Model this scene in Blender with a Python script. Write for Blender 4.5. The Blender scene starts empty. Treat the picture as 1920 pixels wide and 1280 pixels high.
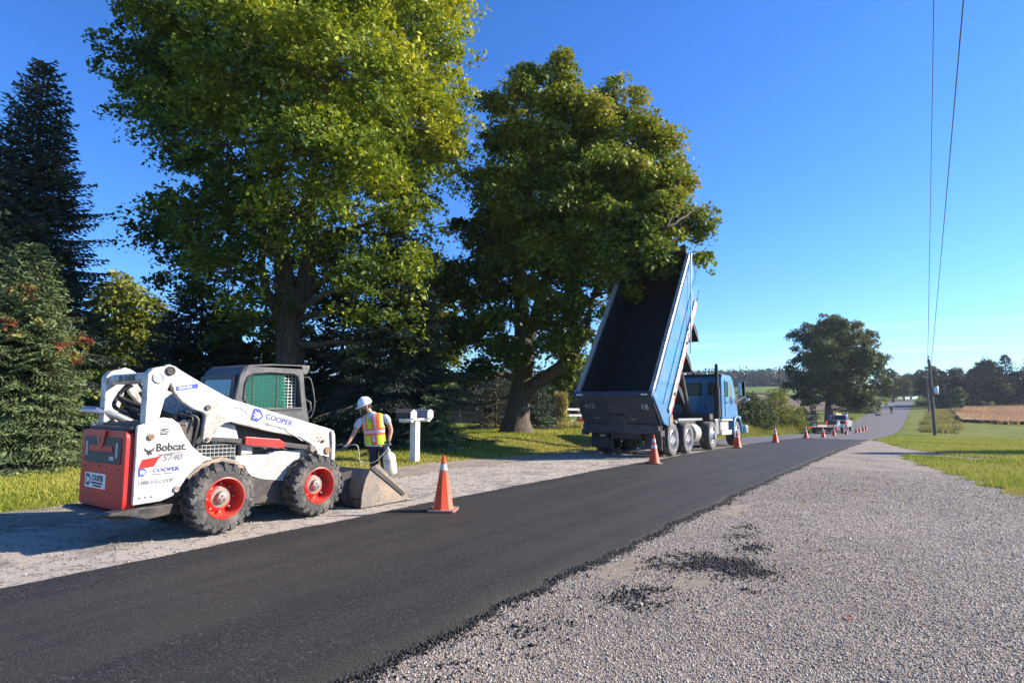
import bpy, bmesh, math, random
import numpy as np
from mathutils import Vector, Matrix, Euler
R = math.radians
rng = np.random.default_rng(7); random.seed(7)
sc = bpy.context.scene
COL = sc.collection

# ------------------------------------------------------------------ camera, sky, sun, exposure
CAM_H = 1.55; YAW = R(34.6); PITCH = math.atan(115/1116.)
cd = bpy.data.cameras.new('camera'); cam = bpy.data.objects.new('camera', cd); COL.objects.link(cam)
cam.location = (0, 0, CAM_H); cam.rotation_euler = (R(90)+PITCH, 0, YAW)
cd.sensor_width = 36; cd.lens = 20.925; cd.clip_start = .05; cd.clip_end = 5000
sc.camera = cam
SUN_AZ = R(49.0); SUN_EL = R(27.0)          # azimuth clockwise from +Y (the road's direction)
world = bpy.data.worlds.new("World"); sc.world = world; world.use_nodes = True
nt = world.node_tree; bg = nt.nodes['Background']
sky = nt.nodes.new('ShaderNodeTexSky'); sky.sky_type = 'NISHITA'; sky.sun_disc = False
sky.sun_elevation = SUN_EL; sky.sun_rotation = SUN_AZ
sky.altitude = 0; sky.air_density = 1.0; sky.dust_density = 0.1; sky.ozone_density = 3.0
hs = nt.nodes.new('ShaderNodeHueSaturation'); hs.inputs['Saturation'].default_value = 1.2; nt.links.new(sky.outputs[0], hs.inputs['Color'])
wm = nt.nodes.new('ShaderNodeMix'); wm.data_type = 'RGBA'; wm.blend_type = 'MULTIPLY'; wm.inputs[0].default_value = 1; wm.inputs[7].default_value = (.57, .84, 1.26, 1)
nt.links.new(hs.outputs[0], wm.inputs[6])
# a faint streak of cirrus low over the fields
tcw = nt.nodes.new('ShaderNodeTexCoord'); mpw = nt.nodes.new('ShaderNodeMapping'); mpw.inputs['Scale'].default_value = (3, 3, 60); nt.links.new(tcw.outputs['Generated'], mpw.inputs[0])
nzw = nt.nodes.new('ShaderNodeTexNoise'); nzw.inputs['Scale'].default_value = 1.3; nzw.inputs['Detail'].default_value = 6; nt.links.new(mpw.outputs[0], nzw.inputs['Vector'])
rw1 = nt.nodes.new('ShaderNodeValToRGB'); rw1.color_ramp.elements[0].position = .5; rw1.color_ramp.elements[1].position = .72; nt.links.new(nzw.outputs[0], rw1.inputs[0])
sxw = nt.nodes.new('ShaderNodeSeparateXYZ'); nt.links.new(tcw.outputs['Generated'], sxw.inputs[0])
rw2 = nt.nodes.new('ShaderNodeValToRGB'); e_ = rw2.color_ramp.elements; e_[0].position = .04; e_[0].color = (0, 0, 0, 1); e_[1].position = .075; e_[1].color = (.30, .30, .30, 1); e3 = e_.new(.13); e3.color = (0, 0, 0, 1); nt.links.new(sxw.outputs[2], rw2.inputs[0])
mlw = nt.nodes.new('ShaderNodeMath'); mlw.operation = 'MULTIPLY'; nt.links.new(rw1.outputs[0], mlw.inputs[0]); nt.links.new(rw2.outputs[0], mlw.inputs[1])
cw = nt.nodes.new('ShaderNodeMix'); cw.data_type = 'RGBA'; cw.inputs[7].default_value = (6.5, 7.2, 8.0, 1); nt.links.new(mlw.outputs[0], cw.inputs[0]); nt.links.new(wm.outputs[2], cw.inputs[6]); nt.links.new(cw.outputs[2], bg.inputs[0]); bg.inputs[1].default_value = 0.096
sl = bpy.data.lights.new('sun', 'SUN'); sun = bpy.data.objects.new('sun', sl); COL.objects.link(sun)
sl.energy = 5.0; sl.angle = R(.55); sl.color = (1, .91, .78)
sdir = Vector((math.sin(SUN_AZ)*math.cos(SUN_EL), math.cos(SUN_AZ)*math.cos(SUN_EL), math.sin(SUN_EL)))
sun.rotation_euler = sdir.to_track_quat('Z', 'Y').to_euler()
sun.location = (30, 30, 40)
vs = sc.view_settings; vs.view_transform = 'Standard'; vs.look = 'None'; vs.gamma = 1; vs.exposure = 1.13
sc.cycles.max_bounces = 6; sc.cycles.transparent_max_bounces = 8

# ------------------------------------------------------------------ helpers
def ray(px, py):
    xc = (px-960)/1116.; yc = -(py-640)/1116.
    fw = math.cos(PITCH)-yc*math.sin(PITCH); up = math.sin(PITCH)+yc*math.cos(PITCH)
    return Vector((xc*math.cos(YAW)-fw*math.sin(YAW), xc*math.sin(YAW)+fw*math.cos(YAW), up)), fw
def at(px, py, dep):                         # the place seen at that direction, dep metres ahead
    d, fw = ray(px, py); return d*(dep/fw)+Vector((0, 0, CAM_H))
CY, SY = math.cos(YAW), math.sin(YAW)
def side(u, w):                              # u metres to the viewer's right, w metres away
    return Vector((u*CY-w*SY, u*SY+w*CY, 0))
PYt = np.array([-400,0,6,12,18,28,38,49,60,72,84,95,105,120,136,153,170,195,220,255,291,330,400,600,1500.])
PZt = np.array([0,0,0,-.03,-.1,-.26,-.54,-.95,-1.27,-1.56,-1.78,-1.76,-1.6,-1.2,-.72,-.2,.3,1.0,1.7,2.5,3.12,3.0,1.6,-4,-6.])
def sst(a, b, x): t = np.clip((x-a)/(b-a), 0, 1); return t*t*(3-2*t)
def prof(y): return np.interp(y, PYt, PZt)
def hgt(x, y):
    x = np.asarray(x, float); y = np.asarray(y, float)
    z = prof(y)
    bank = sst(-10.6, -12.9, x)*sst(9, 19, y)*(1-sst(34, 75, y))
    z = z+.42*bank
    z = z+(19*sst(250, 560, y)+13*sst(500, 900, y))*sst(-8, -90, x)+8*sst(560, 900, y)
    z = z+.05*np.sin(x*.9+1.3)*np.sin(y*.7)*sst(-11, -14, x)*sst(60, 0, np.abs(y-20))
    z = z+.06*np.sin(x*.8)*np.sin(y*.45+.6)*sst(1.5, 6, x)
    return z
def ground(x, y): return float(hgt(x, y))
def on(px, dep):
    p = at(px, 700, dep); return Vector((p.x, p.y, ground(p.x, p.y)))

def tag(o, label=None, cat=None, group=None, kind=None):
    if label: o['label'] = label
    if cat: o['category'] = cat
    if group: o['group'] = group
    if kind: o['kind'] = kind
    return o
def empty(name, loc, rz=0, s=1):
    o = bpy.data.objects.new(name, None); COL.objects.link(o); o.location = loc; o.rotation_euler = (0, 0, rz)
    o.scale = (s, s, s); o.empty_display_size = .2; return o
def link(name, me, parent=None, loc=None):
    o = bpy.data.objects.new(name, me); COL.objects.link(o)
    if parent: o.parent = parent
    if loc is not None: o.location = loc
    return o
def copy_tree(o, parent=None):
    c = o.copy(); COL.objects.link(c); c.parent = parent
    for ch in list(o.children): copy_tree(ch, c)
    return c

def npmesh(name, V, F, mat, parent=None, col=None, smooth=False):
    """V (n,3) vertices, F (m,k) faces with k equal corners, col (m,3) colour per face."""
    V = np.ascontiguousarray(V, np.float32); F = np.ascontiguousarray(F, np.int32)
    me = bpy.data.meshes.new(name); m, k = F.shape
    me.vertices.add(len(V)); me.vertices.foreach_set('co', V.ravel())
    me.loops.add(m*k); me.loops.foreach_set('vertex_index', F.ravel())
    me.polygons.add(m); me.polygons.foreach_set('loop_start', np.arange(0, m*k, k, dtype=np.int32))
    if smooth: me.polygons.foreach_set('use_smooth', np.ones(m, bool))
    me.update(calc_edges=True)
    if col is not None:
        a = me.color_attributes.new('tint', 'FLOAT_COLOR', 'CORNER')
        c = np.ones((m, k, 4), np.float32); c[:, :, :3] = col[:, None, :]
        a.data.foreach_set('color', c.ravel())
    me.materials.append(mat)
    return link(name, me, parent)

class MB:
    """collects shapes and builds them as one mesh object"""
    def __init__(s): s.v = []; s.f = []; s.mi = []; s.m = 0
    def add(s, vs, fs):
        b = len(s.v); s.v += [tuple(v) for v in vs]; s.f += [tuple(i+b for i in f) for f in fs]; s.mi += [s.m]*len(fs); return s
    def box(s, c, d, rot=None):
        x, y, z = d[0]/2, d[1]/2, d[2]/2
        P = [Vector((a*x, b*y, e*z)) for e in (-1, 1) for b in (-1, 1) for a in (-1, 1)]
        if rot is not None: M = Euler(rot).to_matrix(); P = [M@p for p in P]
        c = Vector(c)
        return s.add([c+p for p in P], [(0,2,3,1),(4,5,7,6),(0,1,5,4),(2,6,7,3),(0,4,6,2),(1,3,7,5)])
    def bx(s, x0, x1, y0, y1, z0, z1): return s.box(((x0+x1)/2, (y0+y1)/2, (z0+z1)/2), (abs(x1-x0), abs(y1-y0), abs(z1-z0)))
    def prism(s, pts, a, b, axis='x', holes=None):
        """closed outline pts in the plane normal to axis, pushed from a to b along it"""
        n = len(pts)
        def P(p, t): return {'x': (t, p[0], p[1]), 'y': (p[0], t, p[1]), 'z': (p[0], p[1], t)}[axis]
        vs = [P(p, a) for p in pts]+[P(p, b) for p in pts]
        fs = [tuple(range(n)), tuple(range(2*n-1, n-1, -1))]+[(i, i+n, (i+1) % n+n, (i+1) % n) for i in range(n)]
        return s.add(vs, fs)
    def tube(s, pts, r, n=8, cap=True):
        pts = [Vector(p) for p in pts]; rs = list(r) if hasattr(r, '__len__') else [r]*len(pts)
        vs = []; fs = []; prev = None
        for i, p in enumerate(pts):
            t = (pts[min(i+1, len(pts)-1)]-pts[max(i-1, 0)])
            if t.length < 1e-9: t = Vector((0, 0, 1))
            t.normalize()
            if prev is None:
                a = Vector((0, 0, 1)) if abs(t.z) < .9 else Vector((1, 0, 0))
                u = t.cross(a).normalized()
            else:
                u = (prev-t*prev.dot(t)); u = u.normalized() if u.length > 1e-6 else t.orthogonal().normalized()
            prev = u; w = t.cross(u)
            for k in range(n):
                an = 2*math.pi*k/n; vs.append(p+(u*math.cos(an)+w*math.sin(an))*rs[i])
        for i in range(len(pts)-1):
            for k in range(n):
                k2 = (k+1) % n; fs.append((i*n+k, i*n+k2, (i+1)*n+k2, (i+1)*n+k))
        if cap: fs += [tuple(range(n-1, -1, -1)), tuple((len(pts)-1)*n+k for k in range(n))]
        return s.add(vs, fs)
    def cyl(s, a, b, r, n=16, r2=None): return s.tube([a, b], [r, r if r2 is None else r2], n)
    def lathe(s, prof_, c=(0, 0, 0), axis='z', n=32):
        """prof_ list of (radius, along)"""
        vs = []; fs = []; m = len(prof_); c = Vector(c)
        for k in range(n):
            an = 2*math.pi*k/n; co, si = math.cos(an), math.sin(an)
            for r_, h_ in prof_:
                vs.append(c+Vector({'z': (r_*co, r_*si, h_), 'x': (h_, r_*co, r_*si), 'y': (r_*si, h_, r_*co)}[axis]))
        for k in range(n):
            k2 = (k+1) % n
            for j in range(m-1): fs.append((k*m+j, k2*m+j, k2*m+j+1, k*m+j+1))
        return s.add(vs, fs)
    def ball(s, c, r, n=12, m=8):
        rr = (r, r, r) if not hasattr(r, '__len__') else r
        vs = [Vector(c)+Vector((rr[0]*math.sin(math.pi*j/m)*math.cos(2*math.pi*i/n), rr[1]*math.sin(math.pi*j/m)*math.sin(2*math.pi*i/n), rr[2]*math.cos(math.pi*j/m))) for j in range(m+1) for i in range(n)]
        return s.add(vs, [(j*n+i, (j+1)*n+i, (j+1)*n+(i+1) % n, j*n+(i+1) % n) for j in range(m) for i in range(n)])
    def build(s, name, mat, parent=None, bevel=0, smooth=None, loc=None, seg=2):
        me = bpy.data.meshes.new(name); me.from_pydata(s.v, [], s.f)
        bm = bmesh.new(); bm.from_mesh(me); bmesh.ops.remove_doubles(bm, verts=bm.verts, dist=1e-5)
        bmesh.ops.recalc_face_normals(bm, faces=bm.faces); 
        big = [f for f in bm.faces if len(f.verts) > 4]
        if big: bmesh.ops.triangulate(bm, faces=big)
        bm.to_mesh(me); bm.free()
        mats = mat if isinstance(mat, (list, tuple)) else [mat]
        for m_ in mats: me.materials.append(m_)
        if len(mats) > 1 and len(me.polygons) == len(s.mi): me.polygons.foreach_set('material_index', s.mi)
        if smooth is not None:
            me.polygons.foreach_set('use_smooth', [True]*len(me.polygons)); me.set_sharp_from_angle(angle=R(smooth))
        o = link(name, me, parent, loc)
        if bevel:
            b = o.modifiers.new('bevel', 'BEVEL'); b.width = bevel; b.segments = seg; b.limit_method = 'ANGLE'; b.angle_limit = R(40)
            b.harden_normals = False
        return o

def cr(P, k=5):
    """smooth curve through the points"""
    P = [Vector(p) for p in P]; out = []
    for i in range(len(P)-1):
        a, b, c, d = P[max(i-1, 0)], P[i], P[i+1], P[min(i+2, len(P)-1)]
        for j in range(k):
            t = j/k; out.append(.5*((2*b)+(c-a)*t+(2*a-5*b+4*c-d)*t*t+(3*b-a-3*c+d)*t**3))
    return out+[P[-1]]
def text(s, size, loc, rot, mat, parent, name='lettering', depth=.0015, bold=0, shear=0, sx=1, align='LEFT', space=1):
    cu = bpy.data.curves.new(name, 'FONT'); cu.body = s; cu.size = size; cu.extrude = depth; cu.offset = bold; cu.shear = shear
    cu.align_x = align; cu.space_character = space; cu.resolution_u = 3
    t = bpy.data.objects.new('tmp', cu); COL.objects.link(t)
    bpy.context.view_layer.update()
    me = bpy.data.meshes.new_from_object(t.evaluated_get(bpy.context.evaluated_depsgraph_get()))
    bpy.data.objects.remove(t); me.name = name
    M = Matrix.LocRotScale(Vector(loc), Euler(rot), Vector((sx, 1, 1))); me.transform(M)
    me.materials.clear(); me.materials.append(mat)
    return link(name, me, parent)

# ------------------------------------------------------------------ materials
def newmat(name):
    m = bpy.data.materials.new(name); m.use_nodes = True
    return m, m.node_tree, m.node_tree.nodes['Principled BSDF']
def N(nt, t, **k):
    n = nt.nodes.new(t)
    for a, b in k.items(): setattr(n, a, b)
    return n
def noise(nt, co, scale, detail=4, rough=.6, dist=0):
    n = N(nt, 'ShaderNodeTexNoise'); n.inputs['Scale'].default_value = scale; n.inputs['Detail'].default_value = detail
    n.inputs['Roughness'].default_value = rough; n.inputs['Distortion'].default_value = dist
    nt.links.new(co, n.inputs['Vector']); return n
def ramp(nt, fac, stops):
    r = N(nt, 'ShaderNodeValToRGB'); e = r.color_ramp.elements
    while len(e) < len(stops): e.new(.5)
    for i, (p, c) in enumerate(stops):
        e[i].position = p; e[i].color = (c[0], c[1], c[2], 1) if hasattr(c, '__len__') else (c, c, c, 1)
    nt.links.new(fac, r.inputs[0]); return r
def mixc(nt, a, b, fac, mode='MIX'):
    m = N(nt, 'ShaderNodeMix', data_type='RGBA', blend_type=mode)
    for sock, v in ((m.inputs[0], fac), (m.inputs[6], a), (m.inputs[7], b)):
        if hasattr(v, 'type') or hasattr(v, 'is_linked'): nt.links.new(v, sock)
        elif isinstance(v, (int, float)): sock.default_value = v
        else: sock.default_value = (v[0], v[1], v[2], 1)
    return m.outputs[2]
def bump(nt, b, hgt_, strength, dist):
    n = N(nt, 'ShaderNodeBump'); n.inputs['Strength'].default_value = strength; n.inputs['Distance'].default_value = dist
    nt.links.new(hgt_, n.inputs['Height']); nt.links.new(n.outputs[0], b.inputs['Normal']); return n
def paint(name, c, rough=.45, dirt=(.16, .12, .08), amount=.45, scale=5, metal=0, spec=.5, speck=True, bmp=0, coat=0, lo=.47):
    """painted or plain surface with worn dust and scuffs"""
    m, nt, b = newmat(name); co = N(nt, 'ShaderNodeTexCoord').outputs['Object']
    n1 = noise(nt, co, scale, 8, .7); n2 = noise(nt, co, scale*9, 4, .7)
    f = ramp(nt, n1.outputs[0], [(lo, 0), (lo+.19, amount)])
    col = mixc(nt, c, dirt, f.outputs[0])
    if speck:
        f2 = ramp(nt, n2.outputs[0], [(lo+.10, 0), (lo+.19, min(1, amount*1.1))]); col = mixc(nt, col, dirt, f2.outputs[0])
    nt.links.new(col, b.inputs['Base Color'])
    rr = ramp(nt, n1.outputs[0], [(.3, rough*.85), (.7, min(1, rough*1.35))]); nt.links.new(rr.outputs[0], b.inputs['Roughness'])
    b.inputs['Metallic'].default_value = metal; b.inputs['Specular IOR Level'].default_value = spec
    b.inputs['Coat Weight'].default_value = coat
    if bmp: bump(nt, b, n2.outputs[0], bmp, .01)
    return m
def plain(name, c, rough=.5, metal=0, spec=.5):
    m, nt, b = newmat(name); co = N(nt, 'ShaderNodeTexCoord').outputs['Object']
    n1 = noise(nt, co, 12, 4, .6)
    nt.links.new(mixc(nt, [v*.85 for v in c], [min(1, v*1.12) for v in c], n1.outputs[0]), b.inputs['Base Color'])
    b.inputs['Roughness'].default_value = rough; b.inputs['Metallic'].default_value = metal; b.inputs['Specular IOR Level'].default_value = spec
    return m
def leafmat(name, trans=.35, rough=.5, tcol=(1.25, 1.2, .5)):
    m, nt, b = newmat(name); a = N(nt, 'ShaderNodeVertexColor', layer_name='tint')
    nt.links.new(a.outputs[0], b.inputs['Base Color']); b.inputs['Roughness'].default_value = rough; b.inputs['Specular IOR Level'].default_value = .22
    if trans:
        t = N(nt, 'ShaderNodeBsdfTranslucent'); nt.links.new(mixc(nt, a.outputs[0], tcol, 1.0, 'MULTIPLY'), t.inputs[0])
        mx = N(nt, 'ShaderNodeMixShader'); mx.inputs[0].default_value = trans
        nt.links.new(b.outputs[0], mx.inputs[1]); nt.links.new(t.outputs[0], mx.inputs[2])
        nt.links.new(mx.outputs[0], nt.nodes['Material Output'].inputs[0])
    return m
MAT = {}
MAT['leaf'] = leafmat('maple_leaves', .26, .55); MAT['needle'] = leafmat('needles', .12, .55, (1.1, 1.1, .8))
MAT['blade'] = leafmat('grass_blades', .3, .6, (1.1, 1.1, .6)); MAT['stone'] = leafmat('stones', 0, .75); MAT['crumb'] = leafmat('crumbs', 0, .5)
def barkmat():
    m, nt, b = newmat('bark'); tc = N(nt, 'ShaderNodeTexCoord'); mp = N(nt, 'ShaderNodeMapping'); mp.inputs['Scale'].default_value = (9, 9, 1.6)
    nt.links.new(tc.outputs['Object'], mp.inputs[0]); n = noise(nt, mp.outputs[0], 1.6, 8, .7, .5)
    r = ramp(nt, n.outputs[0], [(.3, (.03, .022, .016)), (.55, (.12, .09, .065)), (.75, (.22, .18, .14))]); nt.links.new(r.outputs[0], b.inputs['Base Color'])
    b.inputs['Roughness'].default_value = .9; bump(nt, b, n.outputs[0], 1, .06); return m
MAT['bark'] = barkmat()
# ------------------------------------------------------------------ ground materials
def mat_ground():
    m, nt, b = newmat('lawn_soil'); co = N(nt, 'ShaderNodeTexCoord').outputs['Object']
    a = noise(nt, co, .35, 6, .65); f = noise(nt, co, 7, 6, .75); s = noise(nt, co, 70, 3, .7)
    c1 = ramp(nt, a.outputs[0], [(.3, (.10, .13, .022)), (.5, (.19, .22, .034)), (.72, (.30, .27, .07))])
    c2 = mixc(nt, c1.outputs[0], (.17, .135, .055), ramp(nt, f.outputs[0], [(.5, 0), (.72, .5)]).outputs[0])
    c3 = mixc(nt, c2, (.05, .07, .014), ramp(nt, s.outputs[0], [(.38, .6), (.6, 0)]).outputs[0])
    nt.links.new(c3, b.inputs['Base Color']); b.inputs['Roughness'].default_value = .95; b.inputs['Specular IOR Level'].default_value = .1
    bump(nt, b, s.outputs[0], .9, .05); return m
def mat_gravel():
    m, nt, b = newmat('crushed_gravel'); co = N(nt, 'ShaderNodeTexCoord').outputs['Object']
    v = N(nt, 'ShaderNodeTexVoronoi'); v.inputs['Scale'].default_value = 52; nt.links.new(co, v.inputs['Vector'])
    v2 = N(nt, 'ShaderNodeTexVoronoi'); v2.inputs['Scale'].default_value = 115; nt.links.new(co, v2.inputs['Vector'])
    sep = N(nt, 'ShaderNodeSeparateColor'); nt.links.new(v.outputs['Color'], sep.inputs[0])
    sep2 = N(nt, 'ShaderNodeSeparateColor'); nt.links.new(v2.outputs['Color'], sep2.inputs[0])
    c = ramp(nt, sep.outputs[0], [(0, (.15, .128, .108)), (.35, (.26, .225, .19)), (.7, (.37, .32, .27)), (1, (.56, .49, .42))])
    d = ramp(nt, sep2.outputs[1], [(0, (.14, .12, .102)), (.5, (.34, .295, .25)), (1, (.56, .49, .42))])
    c = mixc(nt, c.outputs[0], d.outputs[0], .5)
    big = noise(nt, co, .9, 5, .6); pat = noise(nt, co, .42, 4, .62)
    c = mixc(nt, c, (.42, .30, .21), ramp(nt, pat.outputs[0], [(.60, 0), (.70, .7)]).outputs[0])
    c = mixc(nt, c, (.125, .118, .115), ramp(nt, big.outputs[0], [(.45, 0), (.68, .5)]).outputs[0])
    c = mixc(nt, c, (.90, .86, .79), 1.0, 'MULTIPLY'); nt.links.new(c, b.inputs['Base Color']); b.inputs['Roughness'].default_value = .85; b.inputs['Specular IOR Level'].default_value = .3
    ad = N(nt, 'ShaderNodeMath', operation='ADD'); nt.links.new(v.outputs['Distance'], ad.inputs[0]); nt.links.new(v2.outputs['Distance'], ad.inputs[1])
    bm_ = bump(nt, b, ad.outputs[0], .7, .009); bm_.invert = True; return m
def mat_overlay():
    m, nt, b = newmat('fresh_asphalt'); tc = N(nt, 'ShaderNodeTexCoord'); co = tc.outputs['Object']
    v = N(nt, 'ShaderNodeTexVoronoi'); v.inputs['Scale'].default_value = 72; nt.links.new(co, v.inputs['Vector'])
    sep = N(nt, 'ShaderNodeSeparateColor'); nt.links.new(v.outputs['Color'], sep.inputs[0])
    mp = N(nt, 'ShaderNodeMapping'); mp.inputs['Scale'].default_value = (2.3, .09, 1); nt.links.new(co, mp.inputs[0])
    st = noise(nt, mp.outputs[0], 1.4, 6, .65, .3); n2 = noise(nt, co, 210, 3, .8); bl = noise(nt, co, 1.1, 5, .6)
    c = ramp(nt, sep.outputs[0], [(0, (.007, .0065, .006)), (.5, (.021, .019, .0175)), (.93, (.048, .043, .039)), (1, (.11, .10, .09))])
    c = mixc(nt, c.outputs[0], (.058, .047, .036), ramp(nt, st.outputs[0], [(.40, 0), (.66, .75)]).outputs[0])
    c = mixc(nt, c, (.016, .016, .017), ramp(nt, bl.outputs[0], [(.52, 0), (.7, .5)]).outputs[0])
    nt.links.new(c, b.inputs['Base Color']); b.inputs['Specular IOR Level'].default_value = .32
    rr = ramp(nt, n2.outputs[0], [(.3, .55), (.7, .85)]); nt.links.new(rr.outputs[0], b.inputs['Roughness'])
    ad = N(nt, 'ShaderNodeMath', operation='ADD'); nt.links.new(v.outputs['Distance'], ad.inputs[0]); nt.links.new(n2.outputs[0], ad.inputs[1])
    x = bump(nt, b, ad.outputs[0], .9, .012); x.invert = True; return m
def mat_road():
    m, nt, b = newmat('weathered_asphalt'); co = N(nt, 'ShaderNodeTexCoord').outputs['Object']
    mp = N(nt, 'ShaderNodeMapping'); mp.inputs['Scale'].default_value = (1.4, .25, 1); nt.links.new(co, mp.inputs[0])
    st = noise(nt, mp.outputs[0], 1.2, 6, .6, .2); s = noise(nt, co, 120, 3, .8); bl = noise(nt, co, 1.3, 7, .7, .6)
    c = ramp(nt, s.outputs[0], [(.3, (.055, .053, .052)), (.5, (.115, .110, .107)), (.7, (.215, .205, .195))]).outputs[0]
    c = mixc(nt, c, (.17, .162, .155), ramp(nt, st.outputs[0], [(.45, 0), (.7, .6)]).outputs[0])
    sx = N(nt, 'ShaderNodeSeparateXYZ'); nt.links.new(co, sx.inputs[0])       # dust and milled fines lie on the work area
    mr = N(nt, 'ShaderNodeMapRange'); mr.inputs[1].default_value = 30; mr.inputs[2].default_value = 14; nt.links.new(sx.outputs[1], mr.inputs[0])
    du = ramp(nt, bl.outputs[0], [(.34, .25), (.50, .95)]); mu = N(nt, 'ShaderNodeMath', operation='MULTIPLY')
    nt.links.new(mr.outputs[0], mu.inputs[0]); nt.links.new(du.outputs[0], mu.inputs[1])
    dc = ramp(nt, s.outputs[0], [(.3, (.31, .26, .205)), (.7, (.68, .59, .49))]).outputs[0]
    c = mixc(nt, c, dc, mu.outputs[0])
    v = N(nt, 'ShaderNodeTexVoronoi', feature='DISTANCE_TO_EDGE'); v.inputs['Scale'].default_value = 2.1
    wv = noise(nt, co, 3, 4, .6); vm = N(nt, 'ShaderNodeVectorMath', operation='ADD'); nt.links.new(co, vm.inputs[0]); nt.links.new(wv.outputs['Color'], vm.inputs[1]); nt.links.new(vm.outputs[0], v.inputs['Vector'])
    c = mixc(nt, c, (.05, .045, .04), ramp(nt, v.outputs['Distance'], [(0, .9), (.03, 0)]).outputs[0])
    nt.links.new(c, b.inputs['Base Color']); b.inputs['Roughness'].default_value = .85; b.inputs['Specular IOR Level'].default_value = .3
    ad = N(nt, 'ShaderNodeMath', operation='ADD'); nt.links.new(s.outputs[0], ad.inputs[0]); nt.links.new(bl.outputs[0], ad.inputs[1])
    bump(nt, b, ad.outputs[0], .8, .02); return m
def mat_dirt():
    m, nt, b = newmat('dry_dirt'); co = N(nt, 'ShaderNodeTexCoord').outputs['Object']
    a = noise(nt, co, 2.2, 7, .7, .4); s = noise(nt, co, 75, 4, .8)
    c = ramp(nt, a.outputs[0], [(.3, (.30, .23, .165)), (.5, (.40, .335, .26)), (.7, (.47, .40, .325))]).outputs[0]
    c = mixc(nt, c, (.17, .12, .08), ramp(nt, s.outputs[0], [(.36, .65), (.52, 0)]).outputs[0])
    nt.links.new(c, b.inputs['Base Color']); b.inputs['Roughness'].default_value = .95; b.inputs['Specular IOR Level'].default_value = .15
    ad = N(nt, 'ShaderNodeMath', operation='ADD'); nt.links.new(s.outputs[0], ad.inputs[0]); nt.links.new(a.outputs[0], ad.inputs[1])
    bump(nt, b, ad.outputs[0], 1, .03); return m
def mat_field(name, cols, sc1):
    m, nt, b = newmat(name); co = N(nt, 'ShaderNodeTexCoord').outputs['Object']
    a = noise(nt, co, sc1, 6, .7); s = noise(nt, co, 3, 5, .8)
    c = ramp(nt, a.outputs[0], [(.35, cols[0]), (.52, cols[1]), (.7, cols[2])]).outputs[0]
    c = mixc(nt, c, [v*.4 for v in cols[0]], ramp(nt, s.outputs[0], [(.35, .6), (.55, 0)]).outputs[0])
    nt.links.new(c, b.inputs['Base Color']); b.inputs['Roughness'].default_value = 1; b.inputs['Specular IOR Level'].default_value = .05
    bump(nt, b, s.outputs[0], 1, .15); return m
M_ground, M_gravel, M_overlay, M_road, M_dirt = mat_ground(), mat_gravel(), mat_overlay(), mat_road(), mat_dirt()
M_soy = mat_field('dry_soybean', [(.27, .155, .10), (.37, .22, .145), (.44, .29, .17)], .12)
M_brown = mat_field('harvested_field', [(.17, .125, .09), (.22, .165, .115), (.27, .2, .14)], .05)
M_green = mat_field('hay_field', [(.10, .15, .035), (.15, .21, .05), (.2, .24, .08)], .02)

def fn(y, seed=0, f=1.0):                       # small wander of an edge
    y = np.asarray(y, float)*f
    return (np.sin(y*1.7+seed)+.6*np.sin(y*4.3+seed*2.1)+.4*np.sin(y*9.7+seed*.7)+.3*np.sin(y*23+seed*1.9))/2.3
def grid(name, xs, ys, zf, mat, kind='structure'):
    X, Y = np.meshgrid(xs, ys) if np.ndim(xs) == 1 else (xs, ys)
    n, m = X.shape; V = np.stack([X, Y, zf(X, Y)], -1).reshape(-1, 3)
    i = np.arange(n-1)[:, None]*m+np.arange(m-1)[None]; F = np.stack([i, i+1, i+m+1, i+m], -1).reshape(-1, 4)
    o = npmesh(name, V, F, mat, smooth=True); tag(o, kind=kind); return o
YS = np.unique(np.concatenate([np.arange(-8, 32, .3), np.arange(32, 110, 1.), np.arange(110, 345, 3.), np.arange(345, 420, 10)]))

# gravel outline (yard beside the road), metres
GRAV = [(-2.75,-8),(8.5,-8),(7.5,2),(4.6,7.5),(2.6,10.6),(1.6,12.6),(1.15,14.0),(.62,16.3),(0.0,19.2),(-.7,22.9),(-.55,23.9),(.6,23.4),(2.4,22.5),(2.3,23.1),(.7,24.6),(-.7,29.0),(-1.7,36),(-2.75,41)]
def inpoly(x, y, P):
    x = np.asarray(x); y = np.asarray(y); r = np.zeros(x.shape, bool); n = len(P)
    for i in range(n):
        x1, y1 = P[i]; x2, y2 = P[(i+1) % n]
        c = ((y1 > y) != (y2 > y)) & (x < (x2-x1)*(y-y1)/((y2-y1) if y2 != y1 else 1e-9)+x1); r ^= c
    return r
def jit(x, y, s=1.):
    return s*(np.sin(x*2.1+y*3.3)+np.sin(x*5.7-y*4.1+1)+.7*np.sin(x*11+y*13)+.6*np.sin(x*23-y*19))
def ingravel(x, y, k=.07): return inpoly(x+jit(x, y, k), y+jit(y, x, k*1.6), GRAV)
road_xl = lambda y: -9.55+.0*y+.16*fn(y, 1, .5)
road_xr = lambda y: -2.72+.10*fn(y, 3, .6)
def dirt_xl(y): y = np.asarray(y, float); return -10.75+.25*fn(y, 5, .35)-.35*sst(6, 2, y)+1.2*sst(11, 22, y)
def builtup(X, Y):      # where sheets cover the terrain, lower it out of their way
    a = sst(-10.4, -9.6, X)*sst(-2.4, -3.2, X)*sst(405, 395, Y)
    return a
gx = np.unique(np.concatenate([np.arange(-900, -120, 60), np.arange(-120, -34, 5), np.arange(-34, -14, .8), np.arange(-14, 9, .3), np.arange(9, 30, 1.2), np.arange(30, 120, 6), np.arange(120, 901, 60)]))
gy = np.unique(np.concatenate([np.arange(-300, -10, 30), np.arange(-10, 34, .35), np.arange(34, 110, 1.5), np.arange(110, 420, 4), np.arange(420, 1500, 30)]))
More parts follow.
